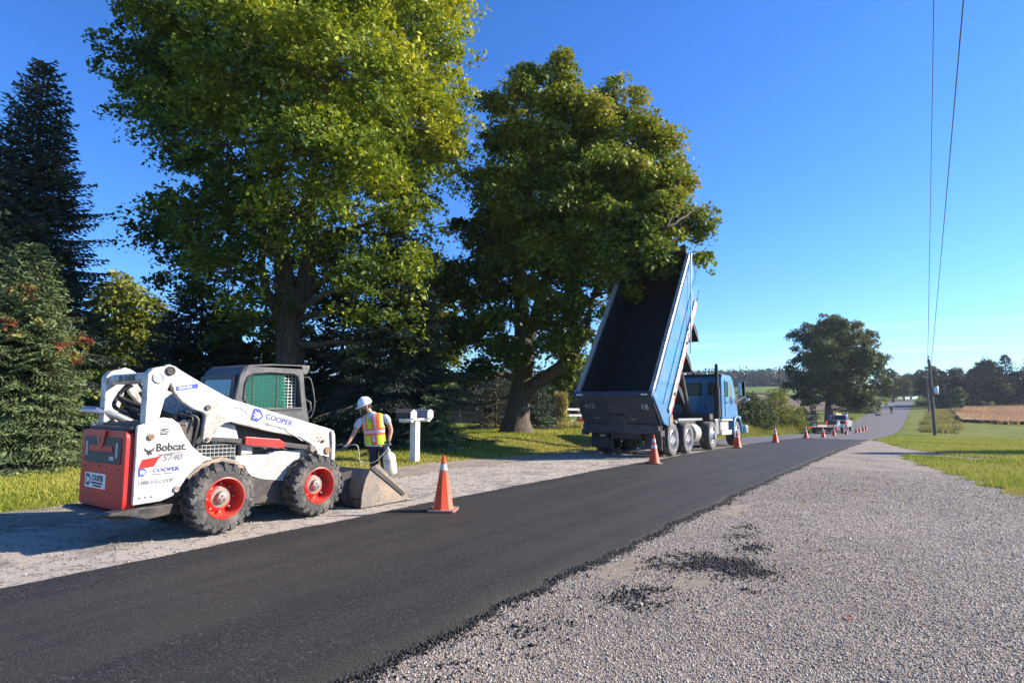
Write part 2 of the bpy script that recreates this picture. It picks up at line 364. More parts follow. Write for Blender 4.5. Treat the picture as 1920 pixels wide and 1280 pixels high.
def gz(X, Y):
    z = hgt(X, Y)-.12*builtup(X, Y)
    G = inpoly(X, Y, GRAV) | (np.abs(X+6) < 3)
    return z-.0*G
ground_o = grid('ground', gx, gy, gz, M_ground)

def strip(name, ys, xl, xr, nx, off, mat):
    t = np.linspace(0, 1, nx)[None]; L = xl(ys)[:, None]; Rr = xr(ys)[:, None]
    X = L+(Rr-L)*t; Y = np.repeat(ys[:, None], nx, 1)
    return grid(name, X, Y, lambda a, b: hgt(a, b)+off, mat)
def cellsheet(name, x0, x1, y0, y1, st, test, off, mat):
    xs = np.arange(x0, x1, st); ys = np.arange(y0, y1, st); X, Y = np.meshgrid(xs, ys); n, m = X.shape
    V = np.stack([X, Y, hgt(X, Y)+off(X, Y)], -1).reshape(-1, 3)
    i = np.arange(n-1)[:, None]*m+np.arange(m-1)[None]; F = np.stack([i, i+1, i+m+1, i+m], -1).reshape(-1, 4)
    cx = (X[:-1, :-1]+st/2).ravel(); cy = (Y[:-1, :-1]+st/2).ravel(); F = F[test(cx, cy)]
    u, inv = np.unique(F, return_inverse=True); o = npmesh(name, V[u], inv.reshape(F.shape), mat, smooth=True); return tag(o, kind='structure')
ysr = np.unique(np.concatenate([np.arange(-8, 36, .12), np.arange(36, 110, .6), np.arange(110, 400, 3.)]))
road = strip('road', ysr, road_xl, road_xr, 22, .004, M_road)
cellsheet('dirt_shoulder', -12.2, -8.9, -8, 44, .09, lambda x, y: (x > dirt_xl(y)+jit(x, y, .03)) & (x < -9.35+jit(y, x, .06)+.25*fn(y, 2, .8)), lambda x, y: .011+0*x, M_dirt)
def goff(x, y): return .014-.0*x
for dn_, cx_, cy_, rx_, ry_ in ((0, -2.42, 5.35, .16, .42), (1, -1.75, 5.25, .16, .22), (2, .55, 4.05, .62, .13), (3, -2.35, 9.2, .14, .7), (4, 2.4, 7.4, .5, .5)):
    cellsheet('dirt_patch', cx_-rx_*1.6, cx_+rx_*1.6, cy_-ry_*1.6, cy_+ry_*1.6, .02, lambda x, y: ((x-cx_)/rx_)**2+((y-cy_)/ry_)**2+.30*jit(x*3+cx_, y*3) < 1, lambda x, y: .0165+0*x, M_dirt)
cellsheet('gravel_yard', -3.6, 8.6, -8, 41.5, .09, lambda x, y: ingravel(x, y) | ((x < -2.6) & (x > -3.5) & (y < 41)), goff, M_gravel)

# the freshly laid lane: a real 5 cm mat with ragged edges
def ov_xl(y): return -6.3+.035*fn(y, 2, 1.3)
def ov_xr(y): return -2.80+.055*fn(y, 9, 1.1)+.04*fn(y, 4, 4.)
yo = np.arange(-8, 40.6, .07); t = np.linspace(0, 1, 40)
ov = [(-.07, -.02), (-.035, .028), (0, .052)]
L, Rr = ov_xl(yo)[:, None], ov_xr(yo)[:, None]
X = np.concatenate([L-.075, L-.03, L+(Rr-L)*t[None], Rr+.035+.02*rng.random(L.shape), Rr+.085+.05*rng.random(L.shape)], 1)
H = np.concatenate([np.full_like(L, -.01), np.full_like(L, .026), np.full((len(yo), 40), .046), .034+.01*rng.random(L.shape), np.full_like(L, -.01)], 1)
Y = np.repeat(yo[:, None], X.shape[1], 1)
H[:, 2:42] += .004*jit(X[:, 2:42]*.4, Y[:, 2:42]*.3)/2
Vv = np.stack([X, Y, hgt(X, Y)+H], -1)
n_, m_ = X.shape; i_ = np.arange(n_-1)[:, None]*m_+np.arange(m_-1)[None]
F_ = np.stack([i_, i_+1, i_+m_+1, i_+m_], -1).reshape(-1, 4)
tag(npmesh('asphalt_lane', Vv.reshape(-1, 3), F_, M_overlay, smooth=True), kind='structure')

# fields
def polyfield(name, P, st, off, mat, jk=0):
    xs = [p[0] for p in P]; ys_ = [p[1] for p in P]
    return cellsheet(name, min(xs), max(xs), min(ys_), max(ys_), st, lambda x, y: inpoly(x+jit(x*.1, y*.1, jk), y, P), lambda x, y: off+0*x, mat)
polyfield('soybean_field', [(4.5,118),(7,112),(14,108),(40,124),(150,196),(150,300),(22,207),(6,170),(5.5,140)], 2., .45, M_soy, .3)
polyfield('harvested_field', [(-12,150),(-9.6,285),(-70,330),(-120,240),(-40,150)], 3., .15, M_brown, .5)
polyfield('hay_field', [(-30,335),(-60,330),(-160,380),(-260,470),(-240,520),(-90,500),(-30,420)], 8., .6, M_green, .5)
polyfield('pasture', [(-21,18),(-21,90),(-34,140),(-150,200),(-150,18)], 3., .03, M_green, .5)
# ------------------------------------------------------------------ loose ground cover: stones, crumbs, grass
CUBE = np.array([[-1,-1,-1],[1,-1,-1],[-1,1,-1],[1,1,-1],[-1,-1,1],[1,-1,1],[-1,1,1],[1,1,1]], float)
CUF = np.array([(0,2,3,1),(4,5,7,6),(0,1,5,4),(2,6,7,3),(0,4,6,2),(1,3,7,5)])
def rotm(n):
    q = rng.normal(size=(n, 4)); q /= np.linalg.norm(q, axis=1)[:, None]; a, b, c, d = q.T
    return np.stack([1-2*(c*c+d*d), 2*(b*c-a*d), 2*(b*d+a*c), 2*(b*c+a*d), 1-2*(b*b+d*d), 2*(c*d-a*b), 2*(b*d-a*c), 2*(c*d+a*b), 1-2*(b*b+c*c)], -1).reshape(n, 3, 3)
def stones(name, P, size, col, mat):
    n = len(P); S = size[:, None, None]*(.75+.5*rng.random((n, 1, 3)))*np.array([1, .8, .6])
    V = CUBE[None]*S*(.7+.5*rng.random((n, 8, 1))); V = np.einsum('nij,nkj->nki', rotm(n), V)+P[:, None, :]
    F = CUF[None]+8*np.arange(n)[:, None, None]
    return npmesh(name, V.reshape(-1, 3), F.reshape(-1, 4), mat, col=np.repeat(col, 6, 0))
def pal_leaf(n): return np.array([[.30, .05, .03], [.34, .20, .06], [.22, .15, .06]])[rng.integers(0, 3, n)]*(.6+.7*rng.random((n, 1)))
def unit(v): return v/np.maximum(np.linalg.norm(v, axis=-1, keepdims=True), 1e-9)
def camdist(x, y): return -x*SY+y*CY
n = 1900000; x = rng.uniform(-3.2, 8.6, n); y = rng.uniform(.6, 17, n); dep = camdist(x, y); u = x*CY+y*SY
keep = (dep > 1.8) & (np.abs(u) < dep*(.95+.35*rng.random(n))+1.2) & ingravel(x, y, .03) & (x > ov_xr(y)+.10) & (rng.random(n) < np.clip(2.9/np.maximum(dep, 1), 0, 1)**1.6)
x, y = x[keep], y[keep]; n = len(x)
g = rng.random(n)**1.1; base = np.stack([.17+.39*g, .148+.345*g, .122+.29*g], -1)*(.83+.3*rng.random((n, 1)))
big_ = .5+.25*np.sin(x*1.1+.9*np.sin(y*.8)+.6)+.25*np.sin(y*.9-x*.6+1.2*np.sin(x*.9)); base *= (.84+.40*big_)[:, None]
trk = np.minimum(np.abs(x-y*.16-.15+.1*np.sin(y*.7)), np.abs(x-y*.16-1.85+.1*np.sin(y*.7+.4)))        # wheel tracks packed smoother and paler
pk_ = np.exp(-(trk/.24)**2); base *= (1+.22*pk_)[:, None]
dm = np.zeros(n)
for cx_, cy_, rx_, ry_ in ((-2.42, 5.35, .16, .42), (-1.75, 5.25, .16, .22), (.55, 4.05, .62, .13), (-2.35, 9.2, .14, .7), (2.4, 7.4, .5, .5)): dm = np.maximum(dm, (((x-cx_)/rx_)**2+((y-cy_)/ry_)**2+.30*jit(x*3+cx_, y*3) < 1)*1.)
kp = rng.random(n) > np.maximum(dm*.86, pk_*.30); x, y, base = x[kp], y[kp], base[kp]; n = len(x)
br = rng.random(n) < .12; base[br] = np.array([.38, .27, .18])*(.6+.7*rng.random((br.sum(), 1)))
# spilled hot mix lying on the gravel in a few patches
def spill(x, y):
    s = np.zeros_like(x)
    for cx, cy, rx, ry, an, k in ((-1.72, 5.9, .34, .26, .3, 1.7), (-1.95, 4.65, .20, .26, -.2, .55), (-1.85, 7.6, .14, .5, .2, .22), (-1.6, 6.7, .12, .35, 0, .4), (-2.3, 3.4, .2, .8, 0, .10), (-1.25, 5.3, .07, .07, 0, .5), (-2.2, 5.7, .12, .22, 0, .45)):
        dx = (x-cx)*math.cos(an)+(y-cy)*math.sin(an); dy = -(x-cx)*math.sin(an)+(y-cy)*math.cos(an)
        s = np.maximum(s, k*np.exp(-(dx/rx)**2-(dy/ry)**2))
    return s
z = hgt(x, y)+.014+.0005
sz = (.0020+.0042*rng.random(n)**2+.006*(rng.random(n) < .006)*rng.random(n))*np.clip(.8+.09*camdist(x, y), 1, 1.8)
tag(stones('gravel_stones', np.stack([x, y, z], -1), sz, base, MAT['stone']), kind='stuff')
n = 220000; x = rng.uniform(-3, 1.2, n); y = rng.uniform(2.5, 10.5, n)
k = rng.random(n) < np.clip(spill(x, y)*(.35+.5*(jit(x*2, y*2)+1.3)), 0, 1)*.85; x, y = x[k], y[k]
n2 = 40000; y2 = rng.uniform(1.2, 34, n2)**1.0; x2 = ov_xr(y2)+.02+np.abs(rng.normal(0, .07, n2)); kk = rng.random(n2) < np.clip(9/np.maximum(y2, 1), .12, 1); x2, y2 = x2[kk], y2[kk]
y3 = rng.uniform(.5, 26, 9000); x3 = ov_xl(y3)-.02-np.abs(rng.normal(0, .03, 9000))
xa = np.concatenate([x, x2, x3]); ya = np.concatenate([y, y2, y3]); n = len(xa)
za = hgt(xa, ya)+.019+np.where(np.arange(n) < len(x), .004, 0)+.018*np.clip(1-(xa-ov_xr(ya))/.1, 0, 1)*(xa > -5)*(xa < -2.5)*(np.arange(n) >= len(x))
c = (.012+.03*rng.random((n, 1))**2)*np.ones((n, 3)); tag(stones('asphalt_crumbs', np.stack([xa, ya, za], -1), .003+.0075*rng.random(n)**2.2, c, MAT['crumb']), kind='stuff')
n_ = 26; lx = rng.uniform(-2, 4.5, n_); ly = rng.uniform(3, 13, n_); C = np.stack([lx, ly, hgt(lx, ly)+.03], -1); A = unit(rng.normal(size=(n_, 3))*[1, 1, .25])*.028; B = unit(np.cross(A, rng.normal(size=(n_, 3))*[.3, .3, 1]))*.020
tag(npmesh('fallen_leaves', np.stack([C-A, C+B, C+A, C-B], 1).reshape(-1, 3), np.arange(n_*4).reshape(n_, 4), MAT['blade'], col=pal_leaf(n_)), kind='stuff')
# stones and clods on the old pavement and dirt shoulder
n = 42000; y = rng.uniform(.5, 30, n); x = rng.choice([0, 1], n, p=[.55, .45]); x = np.where(x == 0, rng.uniform(-10.9, -9.1, n), rng.uniform(-9.4, -6.4, n))
k = (x > dirt_xl(y)) & (rng.random(n) < .9); x, y = x[k], y[k]; n = len(x)
c = np.array([.40, .335, .26])*(.5+.8*rng.random((n, 1))); tag(stones('roadside_pebbles', np.stack([x, y, hgt(x, y)+.012], -1), .002+.008*rng.random(n)**4, c, MAT['stone']), kind='stuff')

def blades(name, x, y, h, w, col, lean=.35, mat=None, tri=True):
    n = len(x); a = rng.random(n)*2*np.pi; l = rng.normal(0, lean, (n, 2))*h[:, None]
    z = hgt(x, y); dx = np.cos(a)*w/2; dy = np.sin(a)*w/2
    V = np.stack([np.stack([x-dx, y-dy, z-.01], -1), np.stack([x+dx, y+dy, z-.01], -1), np.stack([x+l[:, 0], y+l[:, 1], z+h], -1)], 1)
    F = np.arange(n*3).reshape(n, 3)
    return tag(npmesh(name, V.reshape(-1, 3), F, mat or MAT['blade'], col=col), kind='stuff')
def pal(n, stops, t=None):
    t = rng.random(n) if t is None else np.clip(t, 0, 1); S = np.array(stops); i = t*(len(S)-1); k = np.minimum(i.astype(int), len(S)-2); f = (i-k)[:, None]
    return (S[k]*(1-f)+S[k+1]*f)*(.75+.5*rng.random((n, 1)))
def patch(x, y, s=.6): return .5+.25*np.sin(x*s+1.7*np.sin(y*s*.7))+.25*np.sin(y*s*1.3+1.1*np.sin(x*s*1.1)+2)
GR = [(.11, .15, .02), (.21, .25, .03), (.35, .35, .055), (.46, .37, .11)]
# left lawn and bank
n = 330000; dep = 8+32*rng.random(n)**1.25; u = rng.uniform(-1, .45, n)*dep*.9
p_x = u*CY-dep*SY; p_y = u*SY+dep*CY
k = (p_x < dirt_xl(p_y)+.1+.12*jit(p_x, p_y)/2) & (p_x > -27) & (p_y > 0) & (p_y < 48); x, y, d = p_x[k], p_y[k], dep[k]; n = len(x)
bk = np.clip(sst(-12.9, -11.4, x)*sst(7, 14, y)*(1-sst(30, 40, y)), 0, 1)
t = .38+.5*(patch(x, y, .8)-.3)+.35*(rng.random(n)-.3)+bk*(.12+.5*patch(x, y, 2.3))
blades('lawn_grass', x, y, (.025+.042*rng.random(n))*(1+.012*d), .008+.0009*d+.004*rng.random(n), pal(n, GR, t))
# right lawn
n = 210000; dep = 9+42*rng.random(n)**1.3; u = rng.uniform(.45, 1., n)*dep*.9; p_x = u*CY-dep*SY; p_y = u*SY+dep*CY
k = (p_x > -2.5+.1*jit(p_x, p_y)) & ~((p_x < -1.9) & (p_y < 40)) & ~(ingravel(p_x, p_y, .12) & (rng.random(n) < .997)) & (p_y < 62); x, y, d = p_x[k], p_y[k], dep[k]; n = len(x)
t = .22+.55*patch(x, y, .7)+.25*patch(x, y, 3.1)+.45*(rng.random(n)-.5)
blades('verge_grass', x, y, (.035+.06*rng.random(n))*(1+.015*d), .008+.0011*d+.004*rng.random(n), pal(n, [(.13, .165, .03), (.23, .265, .045), (.34, .35, .075), (.42, .35, .14)], t))
# sparse green wisps at the gravel's margin
n = 3500; y = rng.uniform(7, 24, n); x = rng.uniform(-1, 5, n)
k = ingravel(x+.0, y, .05) & ~ingravel(x+.6, y, .05) & (jit(x*.7, y*.7) > .6); x, y = x[k], y[k]; n = len(x)
blades('gravel_margin_weeds', x, y, .02+.04*rng.random(n), .012+.008*rng.random(n), pal(n, [(.16, .19, .04), (.3, .27, .1)]))
# tall weeds: left verge beyond the truck, right hump before the field
def weeds(name, X0, X1, Y0, Y1, n, h0, h1, stops, test=None, w=.05):
    x = rng.uniform(X0, X1, n); y = rng.uniform(Y0, Y1, n)
    if test is not None: k = test(x, y); x, y = x[k], y[k]
    n = len(x); t = patch(x, y, .5)*.7+.3*rng.random(n)
    return blades(name, x, y, h0+(h1-h0)*rng.random(n)*patch(x+3, y, .35)*1.3, w*(.7+.6*rng.random(n)), pal(n, stops, t), lean=.3)
WD = [(.12, .15, .035), (.23, .24, .05), (.37, .31, .09), (.46, .33, .13)]
weeds('roadside_weeds', -17, -10.2, 29, 70, 60000, .2, 1.15, WD, lambda x, y: (x < -10.9-.25*jit(x, y)), .045)
weeds('verge_weeds', -13, -9.9, 28, 150, 26000, .08, .4, [(.15, .20, .03), (.26, .29, .05), (.3, .28, .09)], None, .05)
weeds('hump_weeds', -1.4, 7.5, 80, 150, 24000, .1, .85, [(.10, .12, .04), (.19, .18, .06), (.30, .25, .10), (.36, .28, .13)], lambda x, y: (x > -1.0+.02*(y-74)+.3*np.sin(y*.4)) & (x < 2.6+.03*(y-80)+.9*np.sin(y*.35)) & (patch(x, y, 1.1) > .3), .11)
weeds('crest_weeds', -14, -9.9, 150, 290, 12000, .3, 1.3, WD, None, .2)
weeds('field_edge_weeds', -2.3, 12, 190, 280, 22000, .3, 1.6, [(.09, .13, .035), (.16, .2, .05), (.22, .22, .08)], lambda x, y: (x > -1.8), .25)
n = 60000; x = rng.uniform(4, 75, n); y = rng.uniform(105, 215, n)
k = inpoly(x+jit(x, y, .2), y+jit(x*.3, y*.3, 1.), [(4.5,118),(7,112),(14,108),(40,124),(90,158),(90,260),(22,207),(6,170),(5.5,140)]); x, y = x[k], y[k]; n = len(x)
blades('soybean_stalks', x, y, .55+.35*rng.random(n), .13+.1*rng.random(n), pal(n, [(.29, .16, .10), (.41, .24, .15), (.52, .34, .19)], .3+.4*patch(x, y, .15)+.4*(rng.random(n)-.5)+.35*sst(125, 112, y)))

# ------------------------------------------------------------------ trees
def quads(C, A, B): return np.stack([C-A, C+B-.1*A, C+A, C-B-.1*A], 1)
def unit(v): return v/np.maximum(np.linalg.norm(v, axis=-1, keepdims=True), 1e-9)
def limb(mb, p0, p1, r0, r1, seg=6, wob=.06, sag=0, n=7):
    p0, p1 = Vector(p0), Vector(p1); L = (p1-p0).length; pts = []; rs = []
    o = Vector([random.uniform(-1, 1) for _ in range(3)])*wob*L
    for i in range(seg+1):
        t = i/seg; p = p0.lerp(p1, t)+o*math.sin(math.pi*t)+Vector([random.uniform(-1, 1) for _ in range(3)])*wob*.25*L*(0 < i < seg)
        p.z += sag*L*math.sin(math.pi*t); pts.append(p); rs.append(r0+(r1-r0)*t**.8)
    mb.tube(pts, rs, n); return pts
def foliage(lobes, nspray, nleaf, size, spr, stops, tfun, flat=.17, shell=.55, drop=.25, seed=1, bough=0):
    """leaf quads in flattened sprays filling lobes (centre, radius vector)"""
    g = np.random.default_rng(seed); C0 = np.array([l[0] for l in lobes]); RR = np.array([l[1] for l in lobes])
    if bough:
        nb_ = np.maximum(3, (bough*RR[:, 0]**1.2).astype(int)); kk_ = np.repeat(np.arange(len(lobes)), nb_); dd_ = unit(g.normal(size=(len(kk_), 3))+[0, 0, .15])
        cc_ = C0[kk_]+dd_*RR[kk_]*(.5+.5*g.random((len(kk_), 1))); r_ = RR[kk_]*(.26+.24*g.random((len(kk_), 1)))
        C0, RR = cc_, np.maximum(r_*[1.15, 1.15, .62], .25); lobes = list(zip(C0, RR))
    vol = RR.prod(1)**(2/3.); k = g.choice(len(lobes), nspray, p=vol/vol.sum())
    d = unit(g.normal(size=(nspray, 3))); rad = shell+(1-shell)*g.random(nspray)**.5; rad = np.where(g.random(nspray) < .3, g.random(nspray)**.4*.9, rad)
    out = d.copy(); c = C0[k]+d*RR[k]*rad[:, None]
    # sprays: a tilted disc, outward side drooping
    nrm = unit(np.array([0, 0, 1.])+.45*out+.25*g.normal(size=(nspray, 3)))
    s = np.repeat(np.arange(nspray), nleaf); M = len(s)
    e1 = unit(np.cross(nrm, [1, .2, .1])); e2 = np.cross(nrm, e1)
    sr = spr*(.6+.8*g.random(nspray)); th = g.random(M)*2*np.pi; rr = np.sqrt(g.random(M))*sr[s]
    P = c[s]+e1[s]*(np.cos(th)*rr)[:, None]+e2[s]*(np.sin(th)*rr)[:, None]*.75+nrm[s]*(g.normal(0, flat, M)*sr[s])[:, None]
    P[:, 2] -= drop*rr**2/spr
    ln = unit(nrm[s]*1.0+.72*g.normal(size=(M, 3))); ax = unit(np.cross(ln, g.normal(size=(M, 3)))+.6*out[s]-np.array([0, 0, .5]))
    ax = unit(ax-ln*(ax*ln).sum(1)[:, None]); bx = np.cross(ln, ax); L = size*(.5+1.0*g.random(M)**1.3)[:, None]
    V = quads(P, ax*L*.6, bx*L*(.26+.22*g.random((M, 1))))
    t = tfun(P, c[s], k[s], g)
    S = np.array(stops); i = np.clip(t, 0, .999)*(len(S)-1); kk = i.astype(int); f = (i-kk)[:, None]
    col = (S[kk]*(1-f)+S[kk+1]*f)*(.7+.6*g.random((M, 1)))
    return V, col, c
def leafobj(name, V, col, mat, parent):
    n = len(V); return npmesh(name, V.reshape(-1, 3), np.arange(n*4).reshape(n, 4), mat, parent, col)
def lobe(px, py, dep, r, base, asp=(1, 1, 1)):
    p = at(px, py, dep)-base; m = r*dep/1116.*1.06
    return (np.array(p), np.array([m*asp[0], m*asp[1], m*asp[2]]))
def maple(name, base, lobes, trunk, nspray, nleaf, size, spr, stops, tfun, label, cat='tree', group=None, seed=1, hang=None, twigs=.22, shell=.5):
    root = empty(name, base); tag(root, label, cat, group)
    mb = MB(); joints = []
    for pts, rs in trunk:
        mb.tube(pts, rs, 10); joints += [(Vector(p), r) for p, r in zip(pts, rs)]
    V, col, c = foliage(lobes, nspray, nleaf, size, spr, stops, tfun, seed=seed, shell=shell, bough=7)
    tips = list(joints); rnd = random.Random(seed)
    for cc, rr in lobes:
        cc = Vector(cc); cand = [j for j in joints if j[0].z < cc.z+.4 and j[0].z > joints[1][0].z*.5] or joints
        j = min(cand, key=lambda q: (q[0]-cc).length+.2*abs(q[0].z-cc.z))
        pts = limb(mb, j[0], cc, max(.05, j[1]*.42), .045, 6, .09, .03)
        tips += [(p, .04) for p in pts[2:]]
    TP = np.array([t[0][:] for t in tips])
    for i in range(0, len(c), max(1, int(1/twigs))):
        q = c[i]; dd = np.linalg.norm(TP-q, axis=1); j = int(dd.argmin())
        if dd[j] < 1.9: limb(mb, TP[j], q, .026, .008, 3, .1, .05, 4)
    mb.build('trunk', MAT['bark'], root, smooth=60)
    leafobj('crown', V, col, MAT['leaf'], root)
    return root

# --- the two roadside maples
b1 = on(545, 21.); 
def T(base, *q): return [at(*p)-base for p in q]
m1_tr = [([Vector((0, 0, -.3)), Vector((0, 0, .25))]+T(b1, (545, 700, 21), (543, 640, 21), (540, 590, 21), (536, 540, 21), (528, 470, 21), (520, 380, 21), (515, 260, 20.5), (520, 120, 20.5), (530, 0, 20)), [.82, .58, .49, .46, .44, .36, .29, .24, .19, .14, .08]),
         (T(b1, (545, 600, 21), (570, 545, 21.2), (580, 470, 21.4), (582, 380, 21.5), (592, 280, 21.5), (585, 150, 22), (590, 40, 22)), [.34, .33, .28, .23, .18, .13, .07]),
         (T(b1, (528, 600, 20.8), (500, 550, 20.5), (490, 500, 20), (495, 420, 20), (470, 330, 19.5)), [.2, .16, .13, .1, .06])]
m1_l = [(560,-110,21,210),(400,-10,20.5,150),(720,-10,21.5,140),(300,60,21.5,85),(300,150,22,85),(480,110,18.5,150),(640,130,18,150),(790,110,21,105),(840,190,22,62),(770,240,20.5,110),
        (330,270,21,75),(420,270,19.5,120),(600,290,17.5,150),(840,270,22.5,55),(760,330,21,85),(330,410,20.5,70),(430,400,19.5,110),(560,405,18.2,95),(690,420,19,110),(350,500,20.5,75),
        (428,520,19,88),(672,540,18.5,82),(740,500,20,80),(740,600,20,70),(480,610,20,60),(700,640,19.5,60),(780,450,22,60),(400,150,24,150),(700,250,25,150),(560,0,25,180),(420,420,24,120),(620,520,24,110)]
m1_l = [lobe(*q, b1, (1, 1, .8)) for q in m1_l]
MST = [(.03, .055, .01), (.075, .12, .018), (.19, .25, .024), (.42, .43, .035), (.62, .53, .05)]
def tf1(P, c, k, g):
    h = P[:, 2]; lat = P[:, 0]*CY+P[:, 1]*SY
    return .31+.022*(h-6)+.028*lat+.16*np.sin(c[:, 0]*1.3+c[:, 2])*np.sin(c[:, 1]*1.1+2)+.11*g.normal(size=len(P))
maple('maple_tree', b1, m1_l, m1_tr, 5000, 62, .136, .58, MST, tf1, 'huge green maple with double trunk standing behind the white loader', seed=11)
b2 = on(968, 25.); b2.z += 0
m2_tr = [([Vector((0, 0, -.3)), Vector((0, 0, .15)), Vector((0.02, 0, .6))]+T(b2, (972, 760, 25), (980, 710, 25), (984, 660, 25), (978, 600, 25), (974, 540, 25), (970, 460, 25), (975, 380, 25), (985, 260, 25), (1000, 160, 25)), [1.0, .72, .56, .50, .46, .44, .33, .27, .23, .18, .12, .06]),
         (T(b2, (975, 758, 25), (1000, 722, 24.6), (1040, 695, 24), (1075, 668, 23.5), (1100, 620, 23), (1110, 560, 23)), [.30, .28, .25, .2, .13, .07]),
         (T(b2, (990, 640, 25), (1015, 560, 24.6), (1035, 500, 24.4), (1060, 440, 24.2), (1090, 400, 24), (1130, 300, 24), (1150, 235, 24.5)), [.3, .26, .22, .17, .12, .06, .04]),
         (T(b2, (972, 490, 25), (945, 460, 25), (900, 450, 25)), [.14, .1, .05]),
         (T(b2, (1060, 440, 24.2), (1130, 450, 22.5), (1200, 430, 21.5), (1250, 425, 21)), [.15, .12, .09, .04])]
m2_l = [(1020,160,25,60),(985,130,25,28),(1050,120,25,28),(945,185,25,48),(1165,200,25,48),(1150,165,25,22),(1190,190,25,26),(1060,240,24,85),(980,275,25,62),(1180,280,24,75),(1245,285,24,32),(930,335,25.5,45),(1000,350,23.5,95),(1120,350,23,90),(1220,350,23,65),
        (1290,350,23,34),(900,445,26,48),(960,430,24,70),(1060,440,23,90),(1170,430,22.5,75),(1260,400,22.5,55),(1315,390,22.5,28),(1300,430,22.5,30),(880,540,25.5,65),(960,530,24,60),(1050,540,23,70),(1130,520,22,60),(1210,475,21.2,48),(1180,470,21.3,45),(1240,480,20.6,30),(1270,330,23,45),(1200,320,23,60),(1090,480,23,70),(1305,492,21.5,20),
        (860,640,25,50),(930,620,24,55),(1040,610,23,60),(1110,600,23,50),(1090,700,24.5,28),(900,690,24,40),(960,660,23.4,40),(1070,650,24,40),(1150,440,27,80),(1000,440,28,90),(1060,320,28,90),(1235,445,21.5,38)]
m2_l = [lobe(*q, b2, (1, 1, .78)) for q in m2_l]
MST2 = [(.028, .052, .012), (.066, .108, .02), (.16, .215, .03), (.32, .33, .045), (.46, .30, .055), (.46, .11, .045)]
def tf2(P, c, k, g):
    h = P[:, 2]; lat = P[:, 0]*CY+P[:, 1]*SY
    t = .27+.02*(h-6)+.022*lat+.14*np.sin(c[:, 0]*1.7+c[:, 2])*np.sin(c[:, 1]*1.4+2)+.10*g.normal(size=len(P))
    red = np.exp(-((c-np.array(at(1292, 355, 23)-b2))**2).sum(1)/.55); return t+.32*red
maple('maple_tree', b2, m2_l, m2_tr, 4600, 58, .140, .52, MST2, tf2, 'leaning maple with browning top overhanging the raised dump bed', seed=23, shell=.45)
# --- spruces
def spruce_data(Ht, Rad, seed, nb_per, step, tw, needles, nl, nw, cols, zmin=.04, droop=.25, upturn=.12, ragged=.18, gap=.0, shp=.8):
    """needle quads, their colours and the limb polylines of a spruce standing at the origin"""
    g = np.random.default_rng(seed); C = []; A = []; B = []; limbs = []; CO = []
    z = zmin*Ht
    while z < Ht*.985:
        t = z/Ht; nb = max(3, int(nb_per*(1-.45*t))); Lr = Rad*((1-t)**shp)*(.86+.28*g.random())+.08; a0 = g.random()*6.28
        for i in range(nb):
            if g.random() < gap: continue
            an = a0+6.283*i/nb+g.normal(0, .18); L = Lr*(1+g.normal(0, ragged)); L = max(L, .12)
            d = np.array([math.cos(an), math.sin(an)]); el = -.30*(1-t)**1.0+.55*t**2+g.normal(0, .07)
            n = max(4, int(L/tw)); s = np.linspace(.04, 1, n)
            zz = z+L*(s*el-droop*s**1.5*(1-t)+upturn*s**3)+g.normal(0, .03); px = d[0]*s*L; py = d[1]*s*L
            if zz.min() < .05: zz = np.maximum(zz, .05+.05*g.random())
            P = np.stack([px, py, zz], -1); limbs.append((P, .012+.018*L/Rad*(1-t)))
            dv = unit(np.gradient(P, axis=0)); sdv = np.array([-d[1], d[0], 0.])
            for j in range(n):
                if s[j] < .12 and Ht > 3: continue
                for sg in (-1, 1):
                    tl = min(.42*L, (.16+.34*L)*(1-s[j])**.75+.07)*(.75+.5*g.random())
                    td = unit(dv[j]*(.75)+sdv*sg*.9+np.array([0, 0, -.16-.15*g.random()])); m = max(2, int(tl/(nl*.75)))
                    q = np.linspace(.1, 1, m)[:, None]; c = P[j]+td*tl*q; c[:, 2] -= .12*tl*q[:, 0]**2
                    rep = np.repeat(c, needles, 0); C.append(rep)
                    k = len(rep); ax = unit(td*1.0+g.normal(0, .42, (k, 3))); bx = unit(np.cross(ax, g.normal(size=(k, 3))))
                    sc_ = (.75+.5*g.random((k, 1))); A.append(ax*nl*.62*sc_); B.append(bx*nw*.5*sc_)
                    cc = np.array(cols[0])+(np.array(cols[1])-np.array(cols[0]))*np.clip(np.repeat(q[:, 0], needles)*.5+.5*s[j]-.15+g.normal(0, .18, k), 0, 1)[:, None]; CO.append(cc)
        z += step*(1-.35*t)*(.8+.4*g.random())
    C, A, B, CO = map(np.concatenate, (C, A, B, CO)); CO = CO*(.75+.5*g.random((len(CO), 1)))
    return quads(C, A, B), CO, limbs
def spruce(name, base, Ht, Rad, label, seed, group=None, cat='tree', vines=None, **k):
    root = empty(name, base); tag(root, label, cat, group); V, co, limbs = spruce_data(Ht, Rad, seed, **k)
    mb = MB(); mb.tube([(0, 0, -.2), (0, 0, Ht*.3), (.02, .01, Ht*.7), (0, 0, Ht*.98)], [Ht*.018+.03, Ht*.014+.02, Ht*.007+.01, .01], 8)
    for P, r in limbs: mb.tube([P[0], P[len(P)//2], P[-1]], [r, r*.7, r*.3], 4)
    mb.build('trunk', MAT['bark'], root, smooth=60); leafobj('crown', V, co, MAT['needle'], root); return root
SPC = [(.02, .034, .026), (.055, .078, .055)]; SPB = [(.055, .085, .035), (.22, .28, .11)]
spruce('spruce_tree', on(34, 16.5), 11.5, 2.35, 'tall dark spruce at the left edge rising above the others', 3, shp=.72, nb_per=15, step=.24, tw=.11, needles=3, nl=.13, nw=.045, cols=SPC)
f1 = on(40, 14.3)
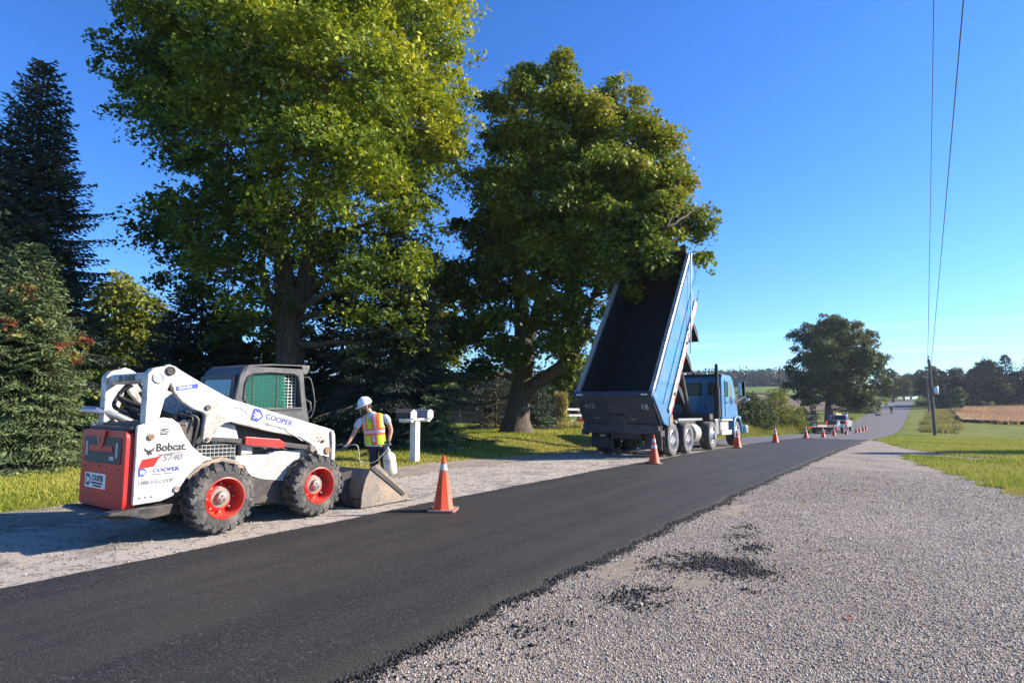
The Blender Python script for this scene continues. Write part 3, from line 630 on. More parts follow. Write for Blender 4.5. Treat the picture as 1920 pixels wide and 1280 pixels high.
sp = spruce('spruce_tree', f1, 5.4, 1.95, 'bushy blue green spruce with red creeper on its boughs at far left', 5, nb_per=14, step=.22, tw=.10, needles=4, nl=.11, nw=.034, cols=SPB, ragged=.12)
# red and yellow creeper leaves caught in its upper boughs
lb = [lobe(*q, f1) for q in ((25,545,12.6,9),(35,625,12.6,13),(95,665,12.3,10),(118,650,12.3,14),(150,640,12.7,14),(70,592,12.6,11),(60,540,12.9,12),(8,600,12.8,14),(140,670,12.7,10))]
V, co, _ = foliage(lb, 60, 12, .07, .13, [(.20, .03, .03), (.24, .06, .04), (.22, .20, .05), (.20, .23, .05)], lambda P, c, k, g: .5+.3*np.sin(c[:, 0]*9+c[:, 2]*7)+.15*g.normal(size=len(P)), seed=4)
leafobj('creeper', V, co, MAT['leaf'], sp)
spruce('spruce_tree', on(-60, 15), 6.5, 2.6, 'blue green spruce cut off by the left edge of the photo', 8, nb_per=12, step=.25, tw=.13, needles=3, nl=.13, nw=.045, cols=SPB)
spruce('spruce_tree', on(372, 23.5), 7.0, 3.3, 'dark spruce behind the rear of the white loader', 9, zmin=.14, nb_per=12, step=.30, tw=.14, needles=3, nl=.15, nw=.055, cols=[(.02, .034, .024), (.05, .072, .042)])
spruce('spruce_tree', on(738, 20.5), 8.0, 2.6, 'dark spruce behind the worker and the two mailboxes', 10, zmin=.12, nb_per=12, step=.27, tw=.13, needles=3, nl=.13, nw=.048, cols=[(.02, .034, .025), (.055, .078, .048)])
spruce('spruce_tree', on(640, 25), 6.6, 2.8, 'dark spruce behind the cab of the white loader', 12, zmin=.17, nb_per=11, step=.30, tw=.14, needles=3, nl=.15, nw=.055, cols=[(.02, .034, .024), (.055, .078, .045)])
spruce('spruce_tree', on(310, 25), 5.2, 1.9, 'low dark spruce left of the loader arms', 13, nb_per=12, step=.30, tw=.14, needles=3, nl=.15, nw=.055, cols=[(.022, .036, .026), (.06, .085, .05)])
spruce('young_spruce', on(812, 19.0), 1.6, 1.0, 'small spruce bush beside the white mailbox post', 14, nb_per=11, step=.16, tw=.10, needles=4, nl=.09, nw=.03, cols=SPB)
spruce('young_spruce', on(930, 30.0), 2.9, 1.7, 'sparse thin spruce between fence and leaning maple', 15, nb_per=9, step=.28, tw=.15, needles=2, nl=.12, nw=.035, cols=[(.05, .055, .03), (.15, .14, .08)], gap=.2)
spruce('young_spruce', on(1008, 31.0), 3.3, 1.15, 'small pale blue spruce just right of the leaning maple trunk', 16, nb_per=9, step=.3, tw=.12, needles=4, nl=.12, nw=.04, cols=[(.06, .085, .065), (.15, .18, .13)])

# --- broadleaf trees and bushes built in one go: lobes given in metres round the base
def broadleaf(name, base, lobes, nspray, nleaf, size, spr, stops, label, seed, trunk_r=.2, cat='tree', group=None, tmul=1., toff=.35, shell=.45, mat='leaf', bough=0):
    root = empty(name, base); tag(root, label, cat, group); g0 = random.Random(seed)
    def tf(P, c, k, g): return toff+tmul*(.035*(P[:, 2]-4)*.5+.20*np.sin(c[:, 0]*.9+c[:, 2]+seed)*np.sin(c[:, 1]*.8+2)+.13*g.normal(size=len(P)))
    V, co, c = foliage(lobes, nspray, nleaf, size, spr, stops, tf, seed=seed, shell=shell, bough=bough)
    mb = MB(); top = max(l[0][2] for l in lobes); ctr = sum((Vector(l[0]) for l in lobes), Vector())/len(lobes)
    tp = [Vector((0, 0, -.2)), Vector((0, 0, top*.15)), Vector((ctr.x*.3, ctr.y*.3, top*.4)), Vector((ctr.x*.6, ctr.y*.6, top*.75))]
    mb.tube(tp, [trunk_r*1.35, trunk_r, trunk_r*.75, trunk_r*.3], 8)
    for cc, rr in lobes: limb(mb, tp[1].lerp(tp[3], min(.95, max(.1, (cc[2]/top)*.7))), cc, trunk_r*.4, .03, 4, .08, 0, 5)
    mb.build('trunk', MAT['bark'], root, smooth=60); leafobj('crown', V, co, MAT[mat], root); return root
def L(*q): return [(np.array(side(u, w))+np.array([0, 0, h]), np.array([r, r, r*a])) for u, h, w, r, a in q]
def L2(k, *q): return L(*[tuple(v*k if i < 4 else v for i, v in enumerate(p)) for p in q])
YG = [(.05, .07, .014), (.12, .15, .02), (.25, .25, .035), (.40, .36, .06)]
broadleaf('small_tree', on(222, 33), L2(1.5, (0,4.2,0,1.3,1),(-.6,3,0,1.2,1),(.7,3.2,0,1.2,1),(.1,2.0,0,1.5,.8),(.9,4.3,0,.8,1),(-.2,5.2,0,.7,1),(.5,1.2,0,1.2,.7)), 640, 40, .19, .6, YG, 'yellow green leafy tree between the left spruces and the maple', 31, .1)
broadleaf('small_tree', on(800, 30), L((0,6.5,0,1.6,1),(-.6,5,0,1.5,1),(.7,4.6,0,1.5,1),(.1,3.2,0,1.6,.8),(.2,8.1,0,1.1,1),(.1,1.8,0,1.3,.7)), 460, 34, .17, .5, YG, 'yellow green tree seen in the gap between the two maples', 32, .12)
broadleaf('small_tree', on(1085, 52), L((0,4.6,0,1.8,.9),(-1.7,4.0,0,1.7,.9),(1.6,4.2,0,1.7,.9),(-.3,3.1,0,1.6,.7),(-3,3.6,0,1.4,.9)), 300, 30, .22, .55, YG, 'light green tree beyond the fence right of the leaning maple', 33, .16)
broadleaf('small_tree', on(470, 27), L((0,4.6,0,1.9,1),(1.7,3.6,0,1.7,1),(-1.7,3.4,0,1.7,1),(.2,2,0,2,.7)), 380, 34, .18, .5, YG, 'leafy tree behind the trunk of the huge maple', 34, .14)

# the great round tree down the road and its neighbours
BT = [(.03, .05, .022), (.06, .085, .035), (.14, .165, .06), (.24, .24, .09)]
bt = on(1550, 95)
def PX(px, py, dep, r, base): p = at(px, py, dep)-base; return (np.array(p), np.array([r*dep/1116.]*3))
bl = [PX(*q, bt) for q in ((1490,735,93,24),(1512,758,93,18),(1580,752,93,22),(1480,705,94,20),(1630,745,94,18),(1530,620,95,26),(1570,612,93,28),(1612,622,95,26),(1500,645,95,24),(1545,650,91,34),(1600,655,92,34),(1640,655,95,22),(1500,680,94,22),(1540,690,91,32),(1590,700,91,34),(1640,690,93,26),(1655,715,94,20),(1505,715,93,26),(1550,730,91,28),(1600,735,92,26),(1520,745,92,22),(1640,725,93,22),(1565,650,99,50),(1560,700,99,45))]
broadleaf('round_tree', bt, bl, 3600, 36, .26, .75, BT, 'great round dark tree standing over the pickup and trailer', 41, .55, shell=.5, bough=3.5)
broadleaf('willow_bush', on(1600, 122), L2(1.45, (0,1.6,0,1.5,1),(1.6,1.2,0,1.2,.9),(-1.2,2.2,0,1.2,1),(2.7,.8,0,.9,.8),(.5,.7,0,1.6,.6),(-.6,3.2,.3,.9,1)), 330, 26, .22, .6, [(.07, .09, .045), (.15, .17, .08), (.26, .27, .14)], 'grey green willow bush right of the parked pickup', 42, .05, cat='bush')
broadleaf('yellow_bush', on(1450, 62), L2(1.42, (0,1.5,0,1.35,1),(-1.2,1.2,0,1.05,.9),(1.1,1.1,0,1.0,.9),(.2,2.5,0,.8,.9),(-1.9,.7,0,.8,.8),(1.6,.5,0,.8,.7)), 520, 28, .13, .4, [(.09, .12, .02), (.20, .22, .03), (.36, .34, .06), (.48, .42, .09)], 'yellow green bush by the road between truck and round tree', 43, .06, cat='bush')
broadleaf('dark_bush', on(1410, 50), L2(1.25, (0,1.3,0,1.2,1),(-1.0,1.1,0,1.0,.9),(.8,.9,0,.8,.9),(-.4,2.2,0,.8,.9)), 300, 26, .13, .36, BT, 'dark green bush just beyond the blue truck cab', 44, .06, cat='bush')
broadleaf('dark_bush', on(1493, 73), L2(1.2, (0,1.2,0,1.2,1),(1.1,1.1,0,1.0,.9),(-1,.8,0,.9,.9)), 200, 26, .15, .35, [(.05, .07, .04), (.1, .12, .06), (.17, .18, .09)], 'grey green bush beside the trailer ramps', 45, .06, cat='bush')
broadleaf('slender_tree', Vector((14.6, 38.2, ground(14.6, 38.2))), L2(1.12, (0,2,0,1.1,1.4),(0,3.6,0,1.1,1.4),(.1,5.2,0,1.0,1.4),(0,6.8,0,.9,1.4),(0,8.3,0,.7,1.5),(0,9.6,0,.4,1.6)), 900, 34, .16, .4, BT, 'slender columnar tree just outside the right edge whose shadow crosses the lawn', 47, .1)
# distant trees: two broadleaf shapes and one spruce, copied
def far_broad(seed, stops): 
    g = random.Random(seed); q = [(0,6.6,0,3.0,1),(-2.6,5,0,2.4,1),(2.6,5.2,0,2.4,1),(0,3.6,0,2.8,.8),(g.uniform(-1,1),8.6,0,1.8,1),(3.4,3.2,0,1.6,.9),(-3.4,3,0,1.6,.9),(0,5,-2,2.4,1),(0,5,2,2.4,1)]
    return broadleaf('far_tree', Vector((0, 0, 0)), L(*q), 760, 26, .34, .75, stops, 'x', seed, .3)
FB = [far_broad(51, [(.02, .032, .018), (.045, .06, .025), (.09, .10, .04)]), far_broad(52, [(.04, .05, .02), (.09, .095, .035), (.16, .15, .06)]), far_broad(53, [(.022, .035, .025), (.045, .06, .035), (.08, .085, .045)])]
V, co, limbs = spruce_data(10, 3.4, 61, nb_per=9, step=.5, tw=.32, needles=3, nl=.34, nw=.14, cols=[(.014, .026, .020), (.035, .052, .036)], ragged=.15)
fs = empty('far_spruce', (0, 0, 0)); mb = MB(); mb.tube([(0, 0, -.2), (0, 0, 5), (0, 0, 9.8)], [.22, .15, .03], 6); mb.build('trunk', MAT['bark'], fs, smooth=60); leafobj('crown', V, co, MAT['needle'], fs)
used = set()
def far(kind, px, dep, h, wid, label, group, rz=None):
    src = fs if kind == 's' else FB[kind]; o = src if kind not in used else copy_tree(src); used.add(kind)
    p = on(px, dep); o.location = (p.x, p.y, p.z-.1); k = h/(10.6 if kind == 's' else 10.4); w = wid/(7 if kind == 's' else 9.5)
    o.scale = (w, w, k); o.rotation_euler = (0, 0, random.uniform(0, 6.28) if rz is None else rz); tag(o, label, 'tree', group)
# right-hand grove, left to right (px, distance, height, width)
GRV = 'trees of the grove behind the soybean field'
for q in ((1, 1748, 150, 10.5, 8.5, 'pale grey green tree just right of the near utility pole'),
          ('s', 1768, 140, 9.2, 6.5, 'dark spruce left of the light green sapling'),
          (0, 1790, 158, 10.5, 9, 'round dark tree top behind the light green sapling'),
          ('s', 1822, 138, 9.6, 8, 'blunt blue spruce right of the light green sapling'),
          (2, 1850, 150, 12, 11, 'tall broad dark crown highest of the rounded grove trees'),
          (0, 1868, 138, 7.5, 8, 'low dark tree under the broad crown of the grove'),
          ('s', 1886, 142, 13.0, 9.5, 'tallest pointed spruce at the right of the grove'),
          (2, 1912, 140, 9.0, 10, 'dark tree cut by the right edge of the photo'),
          ('s', 1932, 150, 13.0, 9, 'spruce top peeking in at the right edge')): far(*q, GRV)
CR = 'trees along the crest of the road'
for q in ((1, 1672, 190, 11, 10, 'brownish tree nearest the round tree at the crest'), (0, 1692, 215, 9.5, 9, 'dark tree left of the road crest'),
          (2, 1705, 262, 12, 12, 'tree closing the view above the road crest'), (1, 1722, 235, 12.0, 10, 'pale tree right of the road crest'), (0, 1735, 205, 9.5, 8, 'dark tree behind the two utility poles'),
          (0, 1655, 250, 7, 11, 'low dark hedge tree beyond the harvested field'), (2, 1668, 262, 7, 12, 'dark hedge tree behind the diamond sign')): far(*q, CR)
p = on(1793, 128); br = broadleaf('sapling', p, L((0,2.6,0,1.5,.9),(-1.0,3.6,0,.8,1.1),(.9,3.6,0,.9,1.1),(.1,4.2,0,.7,1.2),(0,1.4,0,1.2,.8)), 130, 22, .34, .5, [(.06, .09, .04), (.12, .17, .07), (.19, .24, .11)], 'light green sapling in front of the dark grove', 46, .08)
# far tree line beyond the pasture, behind the fence
BK = 'trees lining the far side of the pasture'; i = 0
names = ['behind the loader rear','left of the loader arms','behind the loader arms','behind the loader cab','over the cab roof','right of the cab','left of the worker','behind the worker','right of the worker','behind the mailboxes','right of the mailboxes','left of the leaning trunk','behind the leaning trunk','right of the leaning trunk','behind the white fence','left of the dump box','behind the dump box']
for i, px in enumerate((120, 200, 290, 380, 450, 520, 600, 660, 715, 775, 835, 890, 945, 1000, 1050, 1095, 1170)):
    d = 95+12*random.random(); far(random.choice((0, 2, 0)), px, d, 7.2+2.2*random.random(), 12.5, 'far pasture tree seen '+names[i], BK)
# a wooded ridge beyond the fields
n = 17000; u_ = rng.uniform(-.62, .56, n); d_ = rng.uniform(395, 520, n); x = d_*(u_*1.0)*CY-d_*SY; y = d_*u_*SY+d_*CY
k = (x < -30); x, y = x[k], y[k]; n = len(x); s = np.repeat(np.arange(n), 26); M = len(s)
hh = 5+3*patch(x, y, .02)+2*rng.random(n)
C = np.stack([x[s], y[s], hgt(x[s], y[s])], -1)+rng.normal(0, 2.2, (M, 3))*[1, 1, .8]; C[:, 2] += hh[s]*rng.random(M)**.6
A = unit(rng.normal(size=(M, 3)))*.95; B = unit(np.cross(A, rng.normal(size=(M, 3))))*.7
tag(npmesh('distant_wood', quads(C, A, B).reshape(-1, 3), np.arange(M*4).reshape(M, 4), MAT['needle'], col=np.array([.03, .042, .022])*(.6+.8*rng.random((M, 1)))), kind='stuff')
# ------------------------------------------------------------------ machine materials
M_white = paint('white_paint', (.62, .60, .555), .5, (.15, .11, .07), .5, 3.4, lo=.43); M_white2 = paint('white_panel', (.66, .64, .60), .45, (.17, .13, .09), .4, 3.4, lo=.44)
M_red = paint('red_plastic', (.52, .018, .014), .38, (.24, .025, .018), .5, 3); M_black = paint('black_plastic', (.028, .028, .03), .5, (.13, .11, .09), .5, 4)
M_grey = paint('grey_cab_frame', (.06, .06, .064), .45, (.22, .2, .18), .45, 6); M_rubber = paint('dusty_rubber', (.045, .043, .041), .85, (.23, .205, .175), .75, 5, bmp=.5)
M_rim = paint('red_rim', (.60, .02, .012), .42, (.35, .17, .1), .45, 7); M_hub = paint('hub_steel', (.30, .26, .23), .5, (.2, .12, .07), .6, 20, .4)
M_steel = paint('worn_bucket_steel', (.20, .17, .145), .5, (.42, .31, .2), .8, 2.6, .35, bmp=.4); M_dsteel = paint('dark_steel', (.045, .043, .043), .55, (.16, .12, .09), .6, 6, .3, bmp=.3)
M_alu = paint('aluminium', (.62, .61, .60), .3, (.4, .37, .32), .35, 5, .8); M_chrome = plain('chrome_rod', (.7, .7, .7), .18, 1)
M_rust = paint('rusty_steel', (.32, .2, .13), .7, (.18, .08, .04), .8, 12, bmp=.4); M_hose = plain('black_hose', (.02, .02, .02), .45)
M_decalblue = plain('decal_blue', (.035, .055, .33), .5); M_decalgrey = plain('decal_grey', (.20, .20, .22), .5); M_ink = plain('decal_black', (.02, .02, .022), .5); M_decalw = plain('decal_white', (.75, .75, .74), .5)
M_lens = plain('pale_lens', (.45, .45, .43), .2); M_screen = plain('guard_mesh', (.42, .42, .39), .5); M_screen2 = plain('cab_mesh', (.50, .52, .48), .5)
def glass(name, c, alpha_rough=.03, tr=.75):
    m, nt, b = newmat(name); b.inputs['Base Color'].default_value = (*c, 1); b.inputs['Roughness'].default_value = alpha_rough
    b.inputs['Transmission Weight'].default_value = tr; b.inputs['IOR'].default_value = 1.2; return m
M_glass = glass('green_glass', (.12, .42, .33), .08, .82); M_dglass = plain('dark_glass', (.03, .05, .06), .04, 0, 1.0)
def srot(a=0): return (Matrix.Rotation(a, 3, 'X') @ Euler((R(90), 0, R(90))).to_matrix()).to_euler()
def xf(mb, M): mb.v = [tuple(M @ Vector(v)) for v in mb.v]; return mb
def rpoly(pts, r, n=4):
    """outline with rounded corners"""
    out = []; m = len(pts)
    for i in range(m):
        p, a, b = Vector(pts[i]), Vector(pts[i-1]), Vector(pts[(i+1) % m]); da, db = (a-p), (b-p)
        k = min(r, da.length*.45, db.length*.45); s, e = p+da.normalized()*k, p+db.normalized()*k
        for j in range(n+1):
            t = j/n; out.append(tuple((1-t)**2*s+2*t*(1-t)*p+t*t*e))
    return out
def frame_ring(mb, outer, inner, a, b, axis='x'):
    """panel with a hole: outer and inner outlines with the same number of points"""
    n = len(outer)
    def P(p, t): return {'x': (t, p[0], p[1]), 'y': (p[0], t, p[1])}[axis]
    vs = [P(p, a) for p in outer]+[P(p, a) for p in inner]+[P(p, b) for p in outer]+[P(p, b) for p in inner]; fs = []
    for i in range(n):
        j = (i+1) % n; fs += [(i, j, n+j, n+i), (2*n+i, 3*n+i, 3*n+j, 2*n+j), (i, 2*n+i, 2*n+j, j), (n+i, n+j, 3*n+j, 3*n+i)]
    return mb.add(vs, fs)

# ------------------------------------------------------------------ skid steer loader
sk = empty('skid_steer_loader', (-7.654, 4.68, .008), 0, 1.033); sk.scale = (.888, 1.033, 1.033); tag(sk, 'dusty white skid steer loader with red rear door, red rims and lowered bucket', 'loader')
def lug_wheel(name, x, y):
    s = 1 if x > 0 else -1; mb = MB(); r = .375
    mb.lathe([(.232, .035), (.30, .045), (.355, .03), (.372, 0), (.374, -.10), (.374, -.2), (.372, -.29), (.30, -.33), (.232, -.32)], (0, 0, 0), 'x', 44)
    for k in range(20):                                   # tread bars, both shoulders
        for side_ in (0, 1):
            a = 2*math.pi*(k+.5*side_)/20; x0, x1 = ((.035, -.17) if side_ == 0 else (-.12, -.325)); q = .10 if side_ == 0 else -.10
            vs = []
            for xx, da in ((x0, 0), (x1, q*2.2)) if side_ == 0 else ((x0, -q*0), (x1, q*2.2)):
                for dr in (-.02, .033):
                    for w in (-.078, .078):
                        aa = a+da*(1 if side_ == 0 else 1)+w*(1-.25*(dr > 0)); rr = r+dr-(.02 if (xx == .035 or xx == -.325) and dr > 0 else 0); vs.append((xx, math.sin(aa)*rr, math.cos(aa)*rr))
            mb.add(vs, [(0,1,3,2), (4,6,7,5), (0,4,5,1), (2,3,7,6), (0,2,6,4), (1,5,7,3)])
            if side_ == 0:                                # the bar wraps down the sidewall
                vs = []
                for rr, xx in ((.378, .04), (.315, .052)):
                    for w in (-.078, .078):
                        aa = a+w; vs += [(xx, math.sin(aa)*rr, math.cos(aa)*rr), (xx-.04, math.sin(aa)*rr, math.cos(aa)*rr)]
                mb.add(vs, [(0,2,3,1), (4,5,7,6), (0,4,6,2), (1,3,7,5), (0,1,5,4), (2,6,7,3)])
    if s < 0: mb.v = [(-a, b, c) for a, b, c in mb.v]
    w = mb.build('wheel', M_rubber, sk, smooth=35, loc=(x, y, .405))
    m2 = MB(); m2.lathe([(.236, .04), (.225, .045), (.212, .02), (.205, -.05), (.195, -.12), (.17, -.14), (.14, -.10), (.12, -.085), (.075, -.085), (.07, -.085)], (0, 0, 0), 'x', 40)
    if s < 0: m2.v = [(-a, b, c) for a, b, c in m2.v]
    m2.build('rim', M_rim, w, smooth=45)
    m3 = MB(); m3.lathe([(.115, -.09), (.112, -.08), (.075, -.078), (.06, -.03), (.045, -.022), (.0, -.02)], (0, 0, 0), 'x', 24)
    for k in range(8):
        a = 2*math.pi*k/8; m3.cyl((-.12, math.sin(a)*.158, math.cos(a)*.158), (-.085, math.sin(a)*.158, math.cos(a)*.158), .013, 6)
    for k in range(3):
        a = 2*math.pi*k/3; m3.cyl((-.03, math.sin(a)*.028, math.cos(a)*.028), (-.008, math.sin(a)*.028, math.cos(a)*.028), .012, 6)
    if s < 0: m3.v = [(-a, b, c) for a, b, c in m3.v]
    m3.build('hub', M_hub, w, smooth=40)
for x in (.815, -.815):
    for y in (-.65, .65): lug_wheel('wheel', x, y)
# body: tub between the wheels, rear housing with its side panels
mb = MB(); mb.prism(rpoly([(-1.45, .36), (-.9, .22), (.55, .20), (.92, .42), (.92, .72), (.62, .80), (-.1, .84), (-.6, .84), (-1.45, 1.1)], .05, 3), -.50, .50); mb.build('tub', M_dsteel, sk, bevel=.01)
for s in (1, -1):
    mb = MB(); pn = [(-1.56,1.25),(-1.45,1.29),(-1.30,1.335),(-1.21,1.32),(-1.13,1.26),(-1.06,1.13),(-.97,1.00),(-.84,.89),(-.72,.845),(-.83,.82),(-.94,.74),(-1.02,.66),(-1.08,.57),(-1.16,.48),(-1.28,.44),(-1.56,.43)]
    mb.prism(pn, s*.60, s*.66); q = mb.build('side_panel', M_white2, sk, bevel=.012)
    if s > 0:
        for (yy, zz, r_, m_) in ((-1.425, 1.13, .036, M_rust), (-1.13, .55, .034, M_hub)):
            k = MB(); k.lathe([(r_, 0), (r_, .018), (r_*.75, .026), (r_*.45, .022), (0, .028)], (.661, yy, zz), 'x', 20); k.build('pivot_cap', m_, q, smooth=40)
        [MB().cyl((.655, yy, .50), (.668, yy, .50), .009, 8).build('bolt', M_dsteel, q) for yy in (-1.50, -1.44, -1.38)]
        X = .6635; text('Bobcat.', .118, (X, -1.365, .975), srot(), M_ink, q, bold=.002, sx=.92); text('S740', .096, (X, -1.29, .868), srot(), M_decalgrey, q, bold=.0025, shear=.22, sx=1.1)
        k = MB(); k.prism([(-1.53,.80),(-1.495,.895),(-1.29,.925),(-1.33,.895),(-1.375,.815)], X-.002, X+.001); k.build('stripe', M_red, q)
        k = MB(); k.prism([(-1.34,.935),(-1.09,.955),(-1.09,.950),(-1.34,.925)], X-.002, X+.001); k.build('pinstripe', M_ink, q); k = MB()
        k.prism([(-1.48,1.02),(-1.455,.995),(-1.43,.99),(-1.405,.995),(-1.375,1.025),(-1.385,.985),(-1.41,.972),(-1.395,.94),(-1.42,.955),(-1.43,.925),(-1.44,.955),(-1.465,.94),(-1.45,.972),(-1.475,.985)], X-.002, X+.001)   # horned animal head
        k.build('emblem', M_ink, q); k = MB(); k.prism([(-1.335,1.195),(-1.30,1.215),(-1.26,1.21),(-1.24,1.225),(-1.245,1.205),(-1.29,1.195)], X-.002, X+.001); k.prism([(-1.335,1.15),(-1.325,1.165),(-1.27,1.163),(-1.255,1.172),(-1.26,1.15)], X-.002, X+.001)
        k.build('emblem', M_ink, q); text('LOFTED', .026, (X, -1.33, 1.172), srot(), M_decalgrey, q, 'lettering')
        text('COOPER', .056, (X, -1.385, .755), srot(), M_decalblue, q, bold=.001, sx=1.25); text('EQUIPMENT RENTALS', .018, (X, -1.385, .727), srot(), M_decalgrey, q, sx=1.15); text('1-800-315-COOP', .058, (X, -1.53, .635), srot(), M_decalgrey, q, sx=.86, bold=.0012)
        def cooper(parent, y, z, h, X, a=0, m=M_decalblue, w=M_decalw):
            k = MB(); k.prism([(0,.1),(.08,0),(.6,.0),(.68,.12),(.9,.32),(1,.5),(.9,.68),(.68,.9),(.6,1),(.12,1),(0,.85)], 0, .0015); k.v = [(p[0], p[1]*h, p[2]*h) for p in k.v]
            k2 = MB(); k2.prism([(.18,.85),(.42,.62),(.5,.78),(.86,.5),(.55,.2),(.46,.36),(.2,.12),(.3,.42),(.12,.5),(.3,.58)], .0012, .003); k2.v = [(p[0], p[1]*h, p[2]*h) for p in k2.v]
            M = Matrix.Translation((X, y, z)) @ Matrix.Rotation(a, 4, 'X')
            xf(k, M).build('emblem', m, parent); xf(k2, M).build('emblem', w, parent)
        cooper(q, -1.525, .722, .085, X)
# upper engine cover, rear grille shelf
mb = MB(); mb.bx(-.60, .60, -1.52, -.95, .45, 1.235); mb.build('engine_housing', M_dsteel, sk, bevel=.01)
mb = MB(); mb.prism([(-1.60,1.235),(-1.05,1.285),(-1.02,1.245),(-1.60,1.20)], -.60, .60); [mb.bx(-.5, .5, -1.5+.07*i, -1.475+.07*i, 1.24+.006*i, 1.268+.006*i) for i in range(6)]; mb.build('engine_hood', M_dsteel, sk, bevel=.006)
mb = MB(); mb.tube([(-.45, -1.20, 1.25), (-.50, -1.34, 1.33), (-.55, -1.46, 1.385), (-.62, -1.56, 1.41), (-.72, -1.64, 1.415)], [.045, .045, .042, .04, .04], 12); mb.build('exhaust_pipe', M_alu, sk, smooth=50)
# red rear door
mb = MB(); mb.prism(rpoly([(-.66, .37), (.60, .37), (.60, 1.20), (-.66, 1.20)], .09, 5), -1.56, -1.69, 'y'); door = mb.build('rear_door', M_red, sk, bevel=.03, smooth=40, seg=3)
mb = MB(); mb.prism(rpoly([(-.55, .84), (.50, .84), (.50, 1.125), (-.55, 1.125)], .05, 4), -1.69, -1.697, 'y'); gp = mb.build('grille_panel', M_black, door, bevel=.004)
mb = MB(); mb.bx(-.41, .27, -1.705, -1.69, .965, 1.03); mb.prism([(-.20,1.2),(.09,1.2),(.05,1.10),(.005,1.01),(-.055,.985),(-.115,1.01),(-.16,1.10)], -1.69, -1.712, 'y'); mb.build('grille_bar', M_red, door, bevel=.006)
mb = MB(); mb.bx(-.50, -.45, -1.705, -1.69, .91, 1.07); mb.build('tail_lamp', M_lens, door, bevel=.004); mb = MB(); mb.bx(.37, .42, -1.705, -1.69, .91, 1.07); mb.build('tail_lamp', M_lens, door, bevel=.004)
mb = MB(); mb.prism(rpoly([(-.075,1.12),(-.035,1.12),(-.04,1.05),(-.07,1.05)], .01), -1.711, -1.7135, 'y'); mb.build('latch_slot', M_ink, door)
text('S740', .06, (.19, -1.6985, .88), (R(90), 0, 0), M_decalw, door, bold=.001)
mb = MB(); mb.prism(rpoly([(-.49, .565), (.11, .565), (.11, .725), (-.49, .725)], .01), -1.69, -1.6935, 'y'); pl = mb.build('rental_plate', M_decalw, door)
text('COOPER', .085, (-.29, -1.695, .645), (R(90), 0, 0), M_ink, door, bold=.002, sx=1.0); text('EQUIPMENT RENTALS', .030, (-.29, -1.695, .61), (R(90), 0, 0), M_ink, door, sx=1.1); text('COOPERRENTS.CA', .028, (-.25, -1.695, .58), (R(90), 0, 0), M_ink, door, sx=1.1)
k = MB(); k.prism(rpoly([(-.465, .59), (-.36, .585), (-.315, .645), (-.36, .71), (-.465, .71)], .02), -1.6935, -1.6955, 'y'); k.build('emblem', M_ink, door)
k = MB(); k.prism([(-.45,.695),(-.40,.665),(-.39,.685),(-.335,.648),(-.385,.61),(-.395,.632),(-.45,.60),(-.425,.648)], -1.6955, -1.697, 'y'); k.build('emblem', M_decalw, door)
for xx, zz in ((-.53, .79), (.1, .8), (-.10, .81), (.42, .79)):
    k = MB(); k.cyl((xx, -1.688, zz), (xx, -1.694, zz), .012, 8); k.build('bolt', M_ink, door)
door.location.y += .05
# bumper plate and counterweight under the door
mb = MB(); mb.prism([(-1.80, .36), (-1.77, .385), (-1.50, .40), (-1.16, .40), (-1.19, .29), (-1.42, .27), (-1.60, .33)], .50, .69); mb.prism([(-1.80, .34), (-1.77, .372), (-1.5, .345), (-1.5, .27), (-1.62, .26)], -.66, .50); mb.build('bumper', M_dsteel, sk, bevel=.012)
mb = MB(); mb.bx(.688, .694, -1.50, -1.40, .345, .385); mb.build('tie_down_slot', M_ink, sk)
# front fenders: white plates over the chain case between the wheels
for s in (1, -1):
    mb = MB(); mb.prism([(-.86,.87),(-.60,.85),(-.3,.855),(.60,.815),(.66,.80),(.5,.66),(.42,.52),(.30,.48),(-.05,.545),(-.20,.60),(-.27,.72),(-.42,.80),(-.62,.85)], s*.50, s*.555); q = mb.build('fender', M_white, sk, bevel=.008)
    if s > 0:
        [MB().cyl((.553, a, b), (.560, a, b), .008, 8).build('bolt', M_hub, q) for a, b in ((-.15,.80),(.05,.78),(.22,.77),(-.02,.68),(.33,.56),(.1,.62),(.28,.68),(.45,.74))]
    mb = MB(); mb.prism([(-.25,.59),(-.05,.545),(.30,.48),(.40,.40),(.36,.24),(-.30,.24),(-.36,.40)], s*.50, s*.545); mb.build('skirt', M_dsteel, sk, bevel=.01)
    mb = MB(); mb.prism([(-1.02,.66),(-.86,.80),(-.62,.86),(-.42,.80),(-.30,.68),(-.27,.60),(-.34,.66),(-.46,.76),(-.62,.81),(-.82,.76),(-.97,.62)], s*.50, s*.66); mb.build('wheel_guard', M_steel, sk, bevel=.006)
